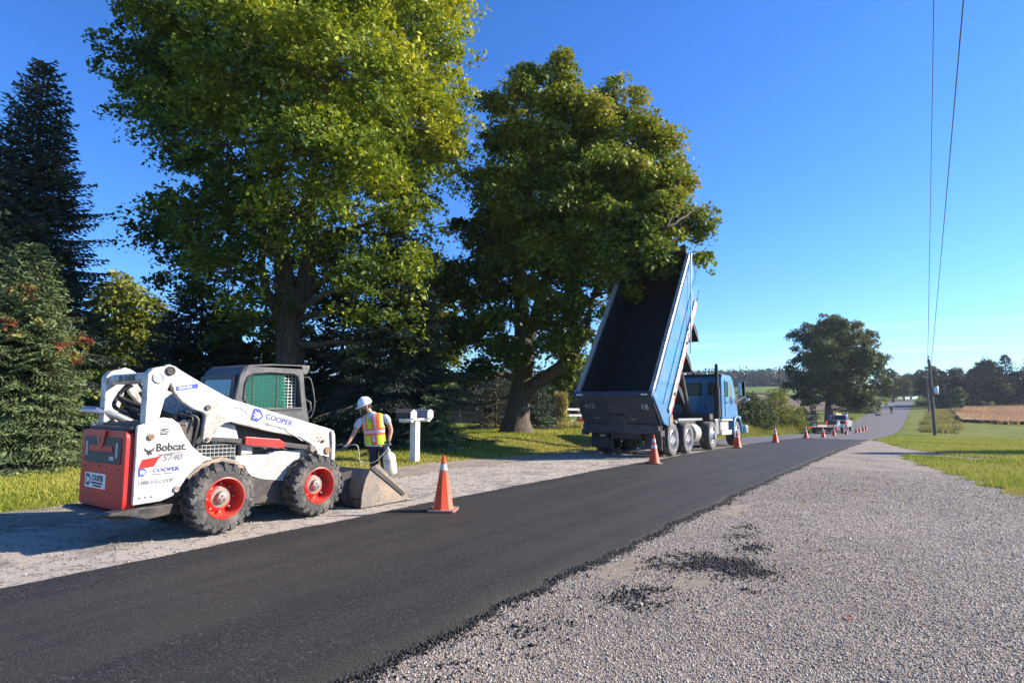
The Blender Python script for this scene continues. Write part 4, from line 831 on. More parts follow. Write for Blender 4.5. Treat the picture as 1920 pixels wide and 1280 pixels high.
# inner body side: dark recess wall, white upright web, mesh grille
for s in (1, -1):
    mb = MB(); mb.prism([(-.95,.88),(-.42,.86),(.62,.82),(.66,1.0),(.3,1.12),(-.3,1.22),(-.60,1.30),(-.95,1.40)], s*.40, s*.46); mb.build('recess_wall', M_black, sk)
    mb = MB(); mb.prism([(-.72,1.09),(-.62,1.235),(-.50,1.25),(-.42,1.22),(-.36,1.02),(-.37,.98),(-.7,1.02)], s*.47, s*.56); mb.build('frame_web', M_white, sk, bevel=.01)
    mb = MB(); mb.bx(s*.462, s*.56, -.33, -.18, .86, 1.0); mb.build('frame_step', M_white, sk, bevel=.01); mb = MB(); mb.bx(s*.462, s*.56, .05, .66, .80, .87); mb.build('frame_step', M_white, sk, bevel=.01)
    mb = MB()
    for i in range(10): yy = -.88+.05*i; mb.cyl((s*.59, yy, .83), (s*.59, yy, 1.0), .004, 5)
    for i in range(4): zz = .86+.045*i; mb.cyl((s*.594, -.88, zz+.01), (s*.594, -.43, zz), .004, 5)
    mb.build('mesh_grille', M_screen, sk)
    mb = MB(); mb.bx(s*.50, s*.56, -.95, -.40, .80, 1.02); mb.build('grille_well', M_ink, sk)
# lift arms
arm = [(-1.32,1.90),(-1.27,1.915),(-1.20,1.89),(-1.14,1.85),(-.88,1.71),(-.62,1.575),(-.51,1.53),(-.26,1.46),(.06,1.37),(.43,1.27),(.90,1.14),(.955,1.12),(.985,1.06),(.995,.93),(.99,.66),(.72,.66),(.72,.83),(.67,.89),(.58,.96),(.43,1.04),(-.05,1.14),(-.42,1.235),(-.53,1.265),(-.60,1.255),(-.69,1.20),(-.74,1.14),(-.76,1.08),(-.775,1.045),(-.81,1.03),(-.845,1.05),(-.86,1.09),(-.85,1.25),(-.84,1.34),(-.865,1.38),(-.98,1.42),(-1.11,1.50),(-1.20,1.60),(-1.26,1.72),(-1.31,1.80)]
for s in (1, -1):
    mb = MB(); mb.prism(arm, s*.575, s*.665); q = mb.build('lift_arm', M_white, sk, bevel=.014)
    mb = MB(); mb.prism([(.955,1.12),(.985,1.06),(.995,.93),(.99,.62),(.93,.62),(.94,.93),(.92,1.1)], s*.50, s*.70); mb.build('arm_end_plate', M_white, q, bevel=.01)
    if s > 0:
        for (yy, zz, r_, m_) in ((-1.265, 1.845, .052, M_dsteel), (-.825, 1.44, .032, M_steel), (-.81, 1.075, .022, M_rust), (.88, .84, .05, M_rust), (.80, .97, .02, M_rust)):
            k = MB(); k.lathe([(r_, 0), (r_, .022), (r_*.7, .03), (r_*.4, .022), (0, .036)], (.666, yy, zz), 'x', 20); k.build('pivot_pin', m_, q, smooth=40)
        k = MB(); k.prism([(-1.19,1.625),(-.95,1.664),(-.95,1.712),(-1.19,1.673)], .6655, .668); k.build('id_sticker', M_decalblue, q); text('2230-882', .040, (.6695, -1.168, 1.640), srot(.16), M_decalw, q, bold=.0006, sx=1.02)
        a = -.27; text('COOPER', .088, (.667, -.085, 1.30), srot(a), M_decalblue, q, bold=.0015, sx=1.15); text('EQUIPMENT RENTALS', .032, (.667, -.10, 1.225), srot(a), M_decalgrey, q, sx=1.12); cooper(q, -.285, 1.285, .155, .6665, a)
        k = MB(); k.tube([(.667, -.52, 1.44), (.669, -.42, 1.435), (.667, -.33, 1.37), (.667, -.33, 1.345)], .006, 6); k.build('weld_seam', M_white2, q); k = MB(); k.tube([(.667, .20, 1.17), (.669, .24, 1.12), (.669, .36, 1.06), (.667, .48, .99)], .006, 6); k.build('weld_seam', M_white2, q)
        [MB().tube([(.667, y0, z0), (.668, y0+dy, z0+dz)], .006, 5).build('scuff_mark', M_rust, q) for y0, z0, dy, dz in ((.70,1.03,.03,-.015),(.755,1.02,.03,.01),(.71,.985,.02,-.02),(.745,.995,.015,-.03))]
    # rear upright link
    mb = MB(); mb.prism([(-1.49,1.80),(-1.48,1.82),(-1.44,1.86),(-1.34,1.89),(-1.25,1.90),(-1.20,1.86),(-1.20,1.80),(-1.26,1.70),(-1.29,1.62),(-1.35,1.33),(-1.46,1.27),(-1.49,1.27)], s*.52, s*.58+s*.09); q = mb.build('upright', M_white, sk, bevel=.012)
    if s > 0:
        k = MB(); k.lathe([(.062, .0), (.062, .012), (.048, .014), (.046, .003), (0, .003)], (.672, -1.385, 1.765), 'x', 24); k.build('pivot_ring', M_alu, q, smooth=40)
    # lift cylinder, link bar, red guard, hoses
    mb = MB(); mb.cyl((s*.54, -1.0, .93), (s*.54, -.90, 1.30), .045, 12); mb.cyl((s*.54, -.90, 1.30), (s*.54, -.86, 1.42), .025, 10); mb.build('lift_cylinder', M_dsteel, sk, smooth=40)
    mb = MB(); mb.tube(cr([(s*.60, -.95, .98), (s*.61, -.92, 1.15), (s*.60, -.90, 1.30), (s*.57, -.97, 1.36)]), .022, 8); mb.tube(cr([(s*.56, -1.05, 1.05), (s*.6, -1.0, 1.2), (s*.6, -.97, 1.33), (s*.5, -1.1, 1.36)]), .014, 8); mb.tube(cr([(s*.5, -1.15, 1.32), (s*.56, -1.05, 1.40), (s*.52, -.98, 1.28)]), .010, 6); mb.build('hydraulic_hose', M_hose, sk, smooth=50)
    mb = MB(); mb.prism([(-.76,1.10),(-.31,1.055),(-.31,.995),(-.76,1.05)], s*.585, s*.635); mb.build('control_link', M_dsteel, sk, bevel=.006); mb = MB(); mb.prism([(.18,.995),(.60,.925),(.60,.865),(.18,.93)], s*.585, s*.635); mb.build('control_link', M_dsteel, sk, bevel=.006)
    mb = MB(); mb.prism([(-.34,1.085),(.13,1.03),(.20,.985),(.21,.93),(.18,.915),(-.34,.99)], s*.63, s*.675); mb.build('cylinder_guard', M_red, sk, bevel=.006)
    mb = MB(); mb.ball((s*.61, .64, .88), .07, 12, 8); mb.cyl((s*.55, .64, .88), (s*.68, .64, .88), .045, 12); mb.build('tilt_pivot', M_steel, sk, smooth=50)
# cross tube between the uprights, hoses on it
mb = MB(); mb.cyl((-.56, -1.40, 1.765), (.54, -1.40, 1.765), .062, 20); q = mb.build('cross_tube', M_white, sk, smooth=50)
text('COOPER', .075, (-.08, -1.4635, 1.745), (R(90), 0, 0), M_ink, q, bold=.003, sx=1.1); k = MB(); k.prism(rpoly([(-.22,1.735),(-.13,1.735),(-.10,1.765),(-.13,1.80),(-.22,1.80)], .012), -1.463, -1.4655, 'y'); k.build('emblem', M_ink, q)
mb = MB()
for dx in (-.10, .02, .12): mb.tube(cr([(-.18+dx*.6, -1.36, 1.70), (-.26+dx, -1.44-dx*.3, 1.57), (-.12+dx, -1.38+dx, 1.44), (.05+dx*.7, -1.30, 1.36+dx*.3), (.06+dx, -1.28, 1.27)], 6), .024, 8)
mb.tube(cr([(.10, -1.36, 1.70), (.28, -1.40, 1.66), (.34, -1.34, 1.5), (.44, -1.25, 1.4)]), .015, 8); mb.tube(cr([(.16, -1.36, 1.62), (.2, -1.3, 1.5), (.36, -1.2, 1.38), (.5, -1.1, 1.33)]), .03, 8); mb.build('hydraulic_hose', M_hose, sk, smooth=50)
mb = MB(); mb.tube([(.45, -1.02, 1.34), (.55, -.98, 1.40), (.57, -.93, 1.345)], .012, 6); mb.tube([(.4, -1.15, 1.30), (.52, -1.08, 1.38), (.56, -1.0, 1.345), (.56, -.95, 1.33)], .009, 6); mb.bx(.40, .52, -1.0, -.90, 1.16, 1.30); mb.build('valve_fittings', M_alu, sk, bevel=.004)
# cab
cabo = [(-.40,1.20),(-.42,1.50),(-.36,1.84),(-.31,1.93),(-.24,1.97),(.02,1.995),(.50,2.005),(.545,1.99),(.56,1.90),(.60,1.60),(.68,1.22)]
cabi = [(-.19,1.40),(-.30,1.55),(-.285,1.74),(-.25,1.82),(-.18,1.865),(.05,1.89),(.40,1.885),(.47,1.85),(.49,1.77),(.53,1.45),(.54,1.42)]
for s in (1, -1):
    mb = MB(); frame_ring(mb, cabo, cabi, s*.44, s*.50); q = mb.build('cab_side', M_grey, sk, bevel=.012, smooth=35)
    mb = MB(); mb.tube([(s*.507, *p) for p in cabi]+[(s*.507, *cabi[0])], .014, 6, False); mb.build('window_seal', M_black, q, smooth=50)
    mb = MB(); mb.prism([(-.30,1.40),(-.315,1.70),(-.22,1.87),(.25,1.885),(.28,1.86),(.335,1.43)], s*.470, s*.474); mb.build('window', M_glass, q)
    [MB().bx(s*.476, s*.482, a, a+.012, 1.42, 1.885).build('window_divider', M_black, q) for a in (-.17, .17)]
    mb = MB(); mb.prism([(-.1,1.22),(-.1,1.39),(.545,1.385),(.58,1.22)], s*.470, s*.474); mb.build('lower_window', M_glass, q)
    mb = MB(); mb.bx(s*.466, s*.512, -.2, .56, 1.39, 1.425); mb.build('window_rail', M_grey, q, bevel=.004)
    mb = MB()
    for i in range(15): yy = -.30+.055*i; mb.bx(s*.438-.002, s*.438+.002, yy, yy+.009, 1.42, 1.88)
    for i in range(11): zz = 1.44+.042*i; mb.bx(s*.430-.002, s*.430+.002, -.32, .52, zz, zz+.009)
    mb.build('mesh_guard', M_screen2, q)
mb = MB(); mb.prism([(-.37,1.83),(-.31,1.93),(-.24,1.97),(.02,1.995),(.50,2.005),(.67,2.01),(.66,1.92),(.58,1.86),(.52,1.93),(-.24,1.93),(-.30,1.86)], -.50, .50); mb.build('cab_roof', M_grey, sk, bevel=.02, smooth=40)
mb = MB(); yo_ = lambda z: -.42+.06*max(0, (z-1.5)/.34)
fr_o = [(-.50,1.2),(.44,1.2),(.44,1.84),(-.50,1.84)]; fr_i = [(-.40,1.42),(.34,1.42),(.36,1.79),(-.42,1.79)]
frame_ring(mb, rpoly(fr_o, .02, 2), rpoly(fr_i, .05, 2), -.43, -.39, 'y'); mb.v = [(a, b+.10*max(0, z-1.45), z) for a, b, z in mb.v]; mb.build('cab_rear', M_black, sk, bevel=.006)
mb = MB(); mb.prism(rpoly(fr_i, .05, 3), -.42, -.415, 'y'); mb.v = [(a, b+.10*max(0, z-1.45), z) for a, b, z in mb.v]; mb.build('rear_window', M_dglass, sk)
mb = MB(); mb.bx(-.44, .44, .50, .53, 1.25, 1.9); mb.bx(-.22, .22, -.1, -.0, 1.0, 1.62); mb.bx(-.25, .25, -.1, .35, .9, 1.1); mb.build('cab_seat', M_ink, sk, bevel=.02)
mb = MB(); mb.tube(cr([(.47, .585, 1.84), (.52, .66, 1.82), (.53, .72, 1.60), (.53, .735, 1.44), (.5, .70, 1.30), (.47, .66, 1.29)]), .010, 8); mb.tube([(.48, .625, 1.53), (.53, .665, 1.50), (.53, .68, 1.40), (.48, .66, 1.36)], .015, 8); mb.build('grab_handle', M_grey, sk, smooth=50)
# quick-attach and bucket
mb = MB(); mb.bx(-.60, .60, 1.0, 1.10, .12, .58); mb.bx(-.7, .7, .9, 1.02, .55, .70); mb.build('quick_attach', M_dsteel, sk, bevel=.01)
bk = MB()
shell = [(2.32,.012),(1.42,.012),(1.36,.06),(1.36,.20),(1.42,.40),(1.52,.54)]
inn = [(1.55,.525),(1.46,.39),(1.41,.20),(1.41,.075),(1.44,.045),(2.32,.030)]
bk.prism(shell+inn, -.86, .86); bucket = bk.build('bucket', M_steel, sk, bevel=.004)
for s in (1, -1):
    mb = MB(); mb.prism([(1.35,.012),(1.36,.20),(1.42,.40),(1.52,.56),(2.16,.10),(2.26,.012)], s*.86, s*.884); mb.build('side_plate', M_steel, bucket, bevel=.004)
    mb = MB(); mb.prism([(1.49,.555),(1.56,.585),(2.22,.115),(2.16,.085)], s*.862, s*.905); mb.build('side_edge', M_dsteel, bucket, bevel=.004)
    mb = MB(); mb.prism([(1.60,.57),(1.68,.60),(2.20,.17),(2.34,.03),(2.26,.012),(2.16,.12)], s*.83, s*.858); mb.build('side_cutter', M_steel, bucket, bevel=.004)
mb = MB(); mb.bx(-.9, .9, 2.24, 2.42, .006, .028); mb.build('cutting_edge', M_steel, bucket, bevel=.004)
mb = MB(); [mb.prism([(1.34,.05),(1.22,.14),(1.22,.5),(1.40,.52),(1.36,.3)], x-.02, x+.02) for x in (-.55, 0, .55)]; mb.bx(-.84, .84, 1.33, 1.37, .02, .14); mb.build('back_rib', M_dsteel, bucket)
# ------------------------------------------------------------------ tri-axle dump truck, bed raised
M_blue = paint('blue_paint', (.033, .195, .41), .38, (.16, .18, .19), .6, 1.8, coat=.3); M_bed = paint('bed_black_steel', (.012, .0125, .014), .7, (.05, .035, .028), .4, 2.5, .2, bmp=.3); M_tail = paint('tailgate_dusty_black', (.036, .045, .058), .55, (.13, .13, .13), .6, 1.6, .2, bmp=.3)
M_cream = paint('scraped_rail', (.46, .44, .39), .45, (.2, .19, .17), .75, 3, .5); M_box = paint('dusty_aluminium', (.60, .55, .47), .5, (.4, .33, .26), .6, 4, .4); M_tyre = paint('truck_tyre', (.04, .04, .04), .8, (.27, .25, .22), .6, 4)
M_side = paint('tyre_sidewall', (.10, .098, .093), .8, (.30, .27, .235), .7, 5)
tk = empty('dump_truck', (-7.70, 18.87, ground(-7.7, 18.87)+.02)); tk.rotation_euler = (R(-.9), 0, 0); tag(tk, 'blue dump truck with its long black bed raised high beneath the maple', 'dump truck')
def tyre(x, y, wid, dual=False, r=.51, chrome=True):
    s = 1 if x > 0 else -1; mb = MB()
    def one(o): mb.lathe([(.30, o-.02), (.36, o), (.46, o), (.495, o-.03), (r, o-.06), (r, o-wid+.06), (.495, o-wid+.02), (.46, o-wid), (.34, o-wid)], (0, 0, 0), 'x', 40)
    one(0)
    if dual: one(-wid-.04)
    if s < 0: mb.v = [(-a, b, c) for a, b, c in mb.v]
    w = mb.build('wheel', M_tyre, tk, smooth=40, loc=(x, y, r))
    sd = MB(); sd.lathe([(.305, .002), (.36, .012), (.44, .012), (.482, -.008)], (0, 0, 0), 'x', 40)
    if s < 0: sd.v = [(-a, b, c) for a, b, c in sd.v]
    sd.build('sidewall', M_side, w, smooth=50)
    m2 = MB()
    if dual: m2.lathe([(.31, .0), (.295, .01), (.285, -.02), (.27, -.14), (.22, -.17), (.15, -.15), (.12, -.10), (.11, -.03), (.0, -.02)], (0, 0, 0), 'x', 36)
    else: m2.lathe([(.31, .0), (.295, .012), (.285, -.02), (.26, -.05), (.2, .0), (.15, .03), (.12, .06), (.11, .10), (.0, .105)], (0, 0, 0), 'x', 36)
    for k in range(10):
        a = 2*math.pi*k/10; xx = -.16 if dual else .0; m2.cyl((xx, math.sin(a)*.185, math.cos(a)*.185), (xx+.04, math.sin(a)*.185, math.cos(a)*.185), .018, 6)
    if s < 0: m2.v = [(-a, b, c) for a, b, c in m2.v]
    m2.build('rim', M_alu, w, smooth=40)
for s in (1, -1):
    tyre(s*1.24, -.72, .27, True); tyre(s*1.24, .73, .27, True); tyre(s*1.25, 3.43, .38); tyre(s*1.22, 7.0, .36)
mb = MB()
for s in (1, -1): mb.bx(s*.36, s*.46, -1.5, 8.2, .80, 1.08)
for y in (-1.4, -.2, 1.6, 3, 4.4): mb.bx(-.36, .36, y, y+.12, .84, 1.04)
mb.build('frame', M_dsteel, tk, bevel=.01)
mb = MB()
for y in (-.72, .73, 3.43, 7.0): mb.cyl((-.95, y, .51), (.95, y, .51), .09, 12)
for y in (-.72, .73): mb.ball((0, y, .53), .24, 14, 10)
mb.tube([(0, .73, .6), (0, 4.6, .85)], .06, 8)
for s in (1, -1): mb.bx(s*.46, s*.56, -.9, .9, .62, .78); mb.bx(s*.42, s*.5, -1.5, -1.2, .45, .85)
mb.build('axle', M_dsteel, tk, smooth=40)
for s in (1, -1):
    mb = MB(); mb.prism([(s*.62, .22), (s*1.22, .22), (s*1.22, .86), (s*.62, .86)], -1.42, -1.40, 'y'); mb.build('mud_flap', M_ink, tk)
    mb = MB(); mb.bx(s*1.02, s*1.10, .2, 2.7, 1.06, 1.14); mb.bx(s*.46, s*1.05, .1, .22, .98, 1.06); mb.build('side_rail', M_alu, tk, bevel=.01)
mb = MB(); mb.prism([(-.55,.86),(.55,.86),(.40,.52),(-.40,.52)], -1.55, -1.50, 'y'); mb.bx(-.95, .95, -1.56, -1.46, .82, .92); mb.build('tow_plate', M_dsteel, tk, bevel=.01)
[MB().cyl((x, -1.575, .60), (x, -1.56, .60), .035, 12).build('tail_lamp', M_lens, tk) for x in (-.8, -.7)]
mb = MB(); [mb.lathe([(.0, 0), (.30, 0), (.345, .03), (.345, .07), (.33, .085), (.33, .11), (.345, .125), (.345, .25), (.33, .265), (.33, .29), (.345, .305), (.345, .43), (.33, .445), (.33, .47), (.345, .485), (.345, .6), (.30, .64), (0, .64)], (.86, 1.62, .62), 'y', 28)]; mb.build('air_tank', M_box, tk, smooth=40)
MB().bx(.80, 1.22, 4.75, 6.15, .48, .66).build('cab_step', M_box, tk, bevel=.02); MB().bx(.80, 1.16, 4.8, 5.9, .68, 1.02).build('tool_box', M_box, tk, bevel=.02); MB().bx(.78, 1.24, 4.7, 6.3, 1.02, 1.09).build('cab_step', M_box, tk, bevel=.02); MB().bx(-1.2, -.8, 4.4, 6.1, .5, 1.05).build('fuel_tank', M_box, tk, bevel=.02)
mb = MB(); mb.bx(.90, 1.14, 4.25, 4.62, .50, 1.10); mb.build('fluid_tank', M_alu, tk, bevel=.04)
# cab and hood
mb = MB(); mb.prism(rpoly([(5.13,1.12),(7.15,1.12),(7.15,1.95),(6.85,2.66),(6.55,2.84),(5.3,2.84),(5.13,2.7)], .06, 3), -1.14, 1.14); cab = mb.build('cab', M_blue, tk, bevel=.05, smooth=40, seg=3)
for x0, x1 in ((-.34, .38), (.62, .90), (-.92, -.62)): MB().prism(rpoly([(x0,2.02),(x1,2.02),(x1,2.52),(x0,2.52)], .06, 4), 5.115, 5.128, 'y').build('rear_window_seal', M_ink, cab)
M_sky_glass = plain('rear_window_glass', (.22, .30, .30), .05, 0, .9)
cgl = glass('cab_glass', (.6, .8, .8), .03, .9)
for x0, x1 in ((-.30, .34), (.66, .86), (-.88, -.66)): MB().prism(rpoly([(x0,2.06),(x1,2.06),(x1,2.48),(x0,2.48)], .05, 4), 5.108, 5.116, 'y').build('rear_window', cgl, cab)
mb = MB(); frame_ring(mb, rpoly([(-.98,1.25),(-.18,1.25),(-.18,1.82),(-.98,1.82)], .05), rpoly([(-.95,1.28),(-.21,1.28),(-.21,1.79),(-.95,1.79)], .05), 5.112, 5.13, 'y'); frame_ring(mb, rpoly([(.02,1.25),(.66,1.25),(.66,1.82),(.02,1.82)], .05), rpoly([(.05,1.28),(.63,1.28),(.63,1.79),(.05,1.79)], .05), 5.112, 5.13, 'y'); mb.bx(-1.1, 1.1, 5.105, 5.13, 1.16, 1.20); mb.build('cab_back_rib', M_blue, cab, bevel=.004)
[MB().bx(x, x+.06, 5.10, 5.13, 1.54, 1.66).build('vent_slot', M_ink, cab) for x in (-.85, .45)]
for s in (1, -1):
    mb = MB(); mb.prism(rpoly([(5.65,1.98),(6.75,1.98),(6.55,2.55),(5.65,2.6)], .05), s*1.142, s*1.15); mb.build('side_window', M_dglass, cab)
    mb = MB(); mb.tube([(s*1.15, 5.55, 1.2), (s*1.15, 5.55, 2.65)], .012, 6); mb.bx(s*1.14, s*1.17, 5.68, 5.82, 1.72, 1.76); mb.build('door_handle', M_ink, cab)
mb = MB(); mb.prism([(7.16,1.95),(6.87,2.62),(6.88,2.64),(7.19,1.97)], -1.0, 1.0); mb.build('windshield', M_dglass, cab)
mb = MB(); mb.bx(-1.12, 1.12, 5.15, 6.5, 2.835, 2.87); mb.build('roof_rail', M_grey, cab, bevel=.01)
for i, x in enumerate((-.9, -.45, 0, .45, .95)):
    mb = MB(); mb.box((x, 5.35+.1*(i % 2), 2.90), (.14, .16, .07)); mb.build('marker_light', M_decalw if i % 2 else M_ink, cab, bevel=.02)
mb = MB(); mb.prism(rpoly([(7.15,1.0),(8.75,.95),(8.8,1.45),(8.55,1.75),(7.15,1.98)], .12, 4), -.82, .82); mb.build('hood', M_blue, tk, bevel=.06, smooth=40, seg=3)
for s in (1, -1):
    arc = [(7.0+math.cos(a)*r_, .52+math.sin(a)*r_) for r_, rng_ in ((.72, range(-5, 186, 15)), (.60, range(185, -6, -15))) for a in (R(q) for q in rng_)]
    mb = MB(); mb.prism(arc, s*.80, s*1.27); mb.build('fender', M_blue, tk, bevel=.03, smooth=40)
mb = MB(); mb.bx(-1.2, 1.2, 8.7, 9.0, .45, .8); mb.build('front_bumper', M_alu, tk, bevel=.05)
[MB().bx(a, a+.25, 8.6, 8.8, .9, 1.2).build('headlight', M_lens, tk, bevel=.04) for a in (-.95, .7)]
mb = MB(); mb.tube([(1.02, 4.95, 1.05), (1.02, 4.95, 2.9), (1.02, 4.95, 3.15), (1.02, 4.91, 3.24)], [.065, .065, .065, .05], 14); q = mb.build('exhaust_stack', M_dsteel, tk, smooth=40); mb = MB(); mb.cyl((1.02, 4.95, 1.2), (1.02, 4.95, 2.3), .105, 16); mb.build('heat_shield', M_dsteel, q, smooth=40)
for s in (1, -1):
    mb = MB(); mb.box((s*1.50, 6.78, 2.32), (.30, .09, .62)); q = mb.build('mirror', M_grey, tk, bevel=.03)
    k = MB(); k.box((s*1.50, 6.725, 2.32), (.25, .012, .55)); k.build('mirror_glass', plain('mirror_face', (.5, .52, .5), .03, 1), q)
    k = MB(); k.tube([(s*1.1, 6.85, 2.66), (s*1.5, 6.82, 2.66), (s*1.5, 6.82, 1.96), (s*1.1, 6.9, 1.9)], .014, 6); k.build('mirror_arm', M_alu, q)
MB().ball((1.52, 6.95, 2.0), (.09, .05, .09)).build('round_mirror', M_chrome, tk, smooth=60); mb = MB(); mb.ball((1.42, 8.1, 1.9), (.08, .05, .08)); mb.tube([(.8, 8.1, 1.6), (1.42, 8.1, 1.9)], .01, 6); mb.build('round_mirror', M_chrome, tk, smooth=60)
mb = MB(); mb.tube([(1.42, 6.9, 2.6), (1.42, 6.9, 3.35)], .009, 5); mb.build('antenna', M_ink, tk)
# the bed in its own tilted frame: s forward along the floor, d up from the floor
EY, EZ = .6, .8
def BM(): return Matrix(((1, 0, 0, 0), (0, EY, -EZ, -1.20), (0, EZ, EY, .85), (0, 0, 0, 1)))   # local (x, s, d)
def bed(mb): return xf(mb, BM())
Lb, Db, Wb = 6.05, 1.62, 1.23
mb = MB(); mb.bx(-1.16, 1.16, 0, Lb, 0, .06); floor_ = bed(mb).build('bed_floor', M_bed, tk)
mb = MB(); mb.prism([(Lb-.06, 0), (Lb, 0), (Lb+.25, Db), (Lb+.19, Db)], -1.16, 1.16); bed(mb).build('bed_front_wall', M_bed, tk)
for s in (1, -1):
    mb = MB(); mb.prism([(.05, .0), (Lb, 0), (Lb+.25, Db), (.0, Db)], s*1.165, s*1.185); bed(mb).build('bed_liner', M_bed, tk)
    mb = MB(); mb.prism([(.0, .35), (.0, Db-.1), (Lb+.25, Db-.1), (Lb+.02, .12), (.35, .12)], s*1.187, s*1.215); q = bed(mb).build('bed_side', M_blue, tk)
    mb = MB(); mb.prism([(.10, .62), (Lb, .62), (Lb, .70), (.10, .70)], s*1.215, s*1.235); mb.prism([(.10, 1.30), (Lb+.1, 1.30), (Lb+.1, 1.40), (.1, 1.40)], s*1.215, s*1.24); bed(mb).build('side_rib', M_blue, q)
    mb = MB(); mb.bx(s*1.14, s*1.27, .02, Lb+.2, Db-.10, Db+.02); bed(mb).build('top_rail', M_cream, tk, bevel=.015)
    mb = MB(); mb.prism([(.30, .03), (Lb-.75, .03), (Lb-.75, .30), (.50, .30)], s*1.217, s*1.275); q = bed(mb).build('bottom_rail', M_cream, tk, bevel=.012)
    mb = MB()
    for i in range(10): a0 = .5+i*.5; mb.bx(s*1.273, s*1.279, a0, a0+.25, .045, .09)
    bed(mb).build('red_tape', plain('red_tape', (.6, .02, .02), .4), q)
    mb = MB(); [mb.bx(s*1.275, s*1.31, a0, a0+.10, .16, .22) for a0 in (1.15, 3.3)]; bed(mb).build('marker_light', M_ink, q, bevel=.01)
    mb = MB(); mb.prism([(-.12, .40), (.05, Db+.06), (.22, Db+.06), (.34, .30), (.55, .05), (.35, -.15), (.10, -.05)], s*1.19, s*1.28); bed(mb).build('corner_post', M_blue, tk, bevel=.015)
    mb = MB(); mb.prism([(.10, -.04), (.34, -.14), (.52, .02), (.3, .2), (.18, .12)], s*1.281, s*1.30); bed(mb).build('corner_gusset', M_rust, tk)
    for a0 in (1.75, 3.15, 4.55):
        o = BM() @ Vector((0, a0, 0)); mb = MB(); prof2 = [(0, 0), (.10, -.02), (.34, -.14), (.52, -.34), (.62, -.62), (.60, -.66), (.30, -.40), (0, -.14)]
        mb.prism([(o.y+p, o.z+q_) for p, q_ in prof2], s*.72, s*1.22); mb.build('splash_guard', M_ink, tk, bevel=.006)
    mb = MB(); mb.prism([(Lb-.1, Db+.0), (Lb+.55, Db-.55), (Lb+.35, Db-.9), (Lb+.05, .3), (Lb, 0)], s*1.18, s*1.21); bed(mb).build('front_gusset', M_blue, tk)
    mb = MB(); mb.tube([Vector(BM() @ Vector((s*1.30, Lb+.25, Db-.02))), Vector((s*1.33, 1.05, 5.0)), Vector((s*1.33, .84, 3.3))], .024, 8); mb.build('tarp_arm', M_alu, tk, smooth=50)
mb = MB()
for i in range(15): mb.bx(-1.15, 1.15, .2+i*.4, .28+i*.4, -.16, .0)
for s in (1, -1): mb.bx(s*.38, s*.52, -.15, Lb, -.34, -.16)
bed(mb).build('underframe', M_dsteel, tk)
# cab shield with the rolled, torn tarp at the high end
mb = MB(); mb.prism([(Lb+.18, Db), (Lb+.70, Db-.05), (Lb+.72, Db-.10), (Lb+.18, Db-.06)], -1.1, 1.1); sh = bed(mb).build('bed_shield', M_bed, tk)
mb = MB(); g = random.Random(5); top = [(-1.1, Lb+.60)]
for i in range(13): top.append((-1.0+.165*i, Lb+.62+.34*g.random()))
mb.prism([(-1.12, Lb+.15)]+top+[(1.12, Lb+.52), (1.16, Lb+.15)], Db+.0, Db+.03, 'z'); mb.tube([(-1.16, Lb+.30, Db+.06), (1.16, Lb+.30, Db+.06)], .10, 10); mb.tube([(-1.1, Lb+.5, Db+.05), (1.1, Lb+.46, Db+.05)], .05, 8); bed(mb).build('tarp_roll', M_ink, tk)
# tailgate, nearly upright, hung from the top
mb = MB(); mb.prism([(-2.47, 1.86), (-1.86, .84), (-1.80, .86), (-2.40, 1.89)], -1.21, 1.20); tg = mb.build('tailgate', M_tail, tk, bevel=.01)
mb = MB(); mb.prism([(-2.55, 1.80), (-2.50, 1.93), (-2.36, 1.96), (-2.36, 1.88), (-2.44, 1.79)], -1.30, 1.26); mb.build('tailgate_lip', M_tail, tg, bevel=.01)
mb = MB(); mb.prism([(-1.98, .96), (-1.93, .70), (-1.80, .68), (-1.80, .90)], -1.24, 1.24); mb.build('tailgate_sill', M_tail, tg, bevel=.01)
ta = math.atan2(.61, 1.02)
def tgp(x, z, off=.012): t = (1.86-z)/1.02; return (x, -2.47+.61*t-off*math.cos(ta), z-off*math.sin(ta))
def tgbox(x0, x1, z0, z1, th): mb = MB(); mb.v = []; return mb.add([tgp(x, z, o) for o in (-.01, th) for x, z in ((x0, z0), (x1, z0), (x1, z1), (x0, z1))], [(0,1,2,3), (4,7,6,5), (0,4,5,1), (1,5,6,2), (2,6,7,3), (3,7,4,0)])
tgbox(-.30, .26, .92, 1.26, .06).build('chute_door', M_tail, tg, bevel=.01); tgbox(-.26, .22, 1.22, 1.28, .09).build('chute_hinge', M_dsteel, tg); tgbox(-.80, -.62, 1.14, 1.17, .02).build('tailgate_lamp', M_rust, tg); tgbox(.40, .58, 1.12, 1.15, .02).build('tailgate_lamp', M_rust, tg)
trot = (R(90)-ta+0, 0, 0)
M_num = plain('faded_number', (.26, .27, .28), .6); M_num2 = plain('white_number', (.50, .50, .50), .6)
trot = (Matrix.Rotation(-ta, 3, 'X').inverted() @ Euler((R(90), 0, 0)).to_matrix()).to_euler()
text('418', .24, tgp(-1.02, 1.45, .016), trot, M_num, tg, bold=.002); text('18', .24, tgp(.82, 1.43, .016), trot, M_num2, tg, bold=.003); text('4', .24, tgp(.68, 1.43, .016), trot, M_tail, tg, bold=.003)
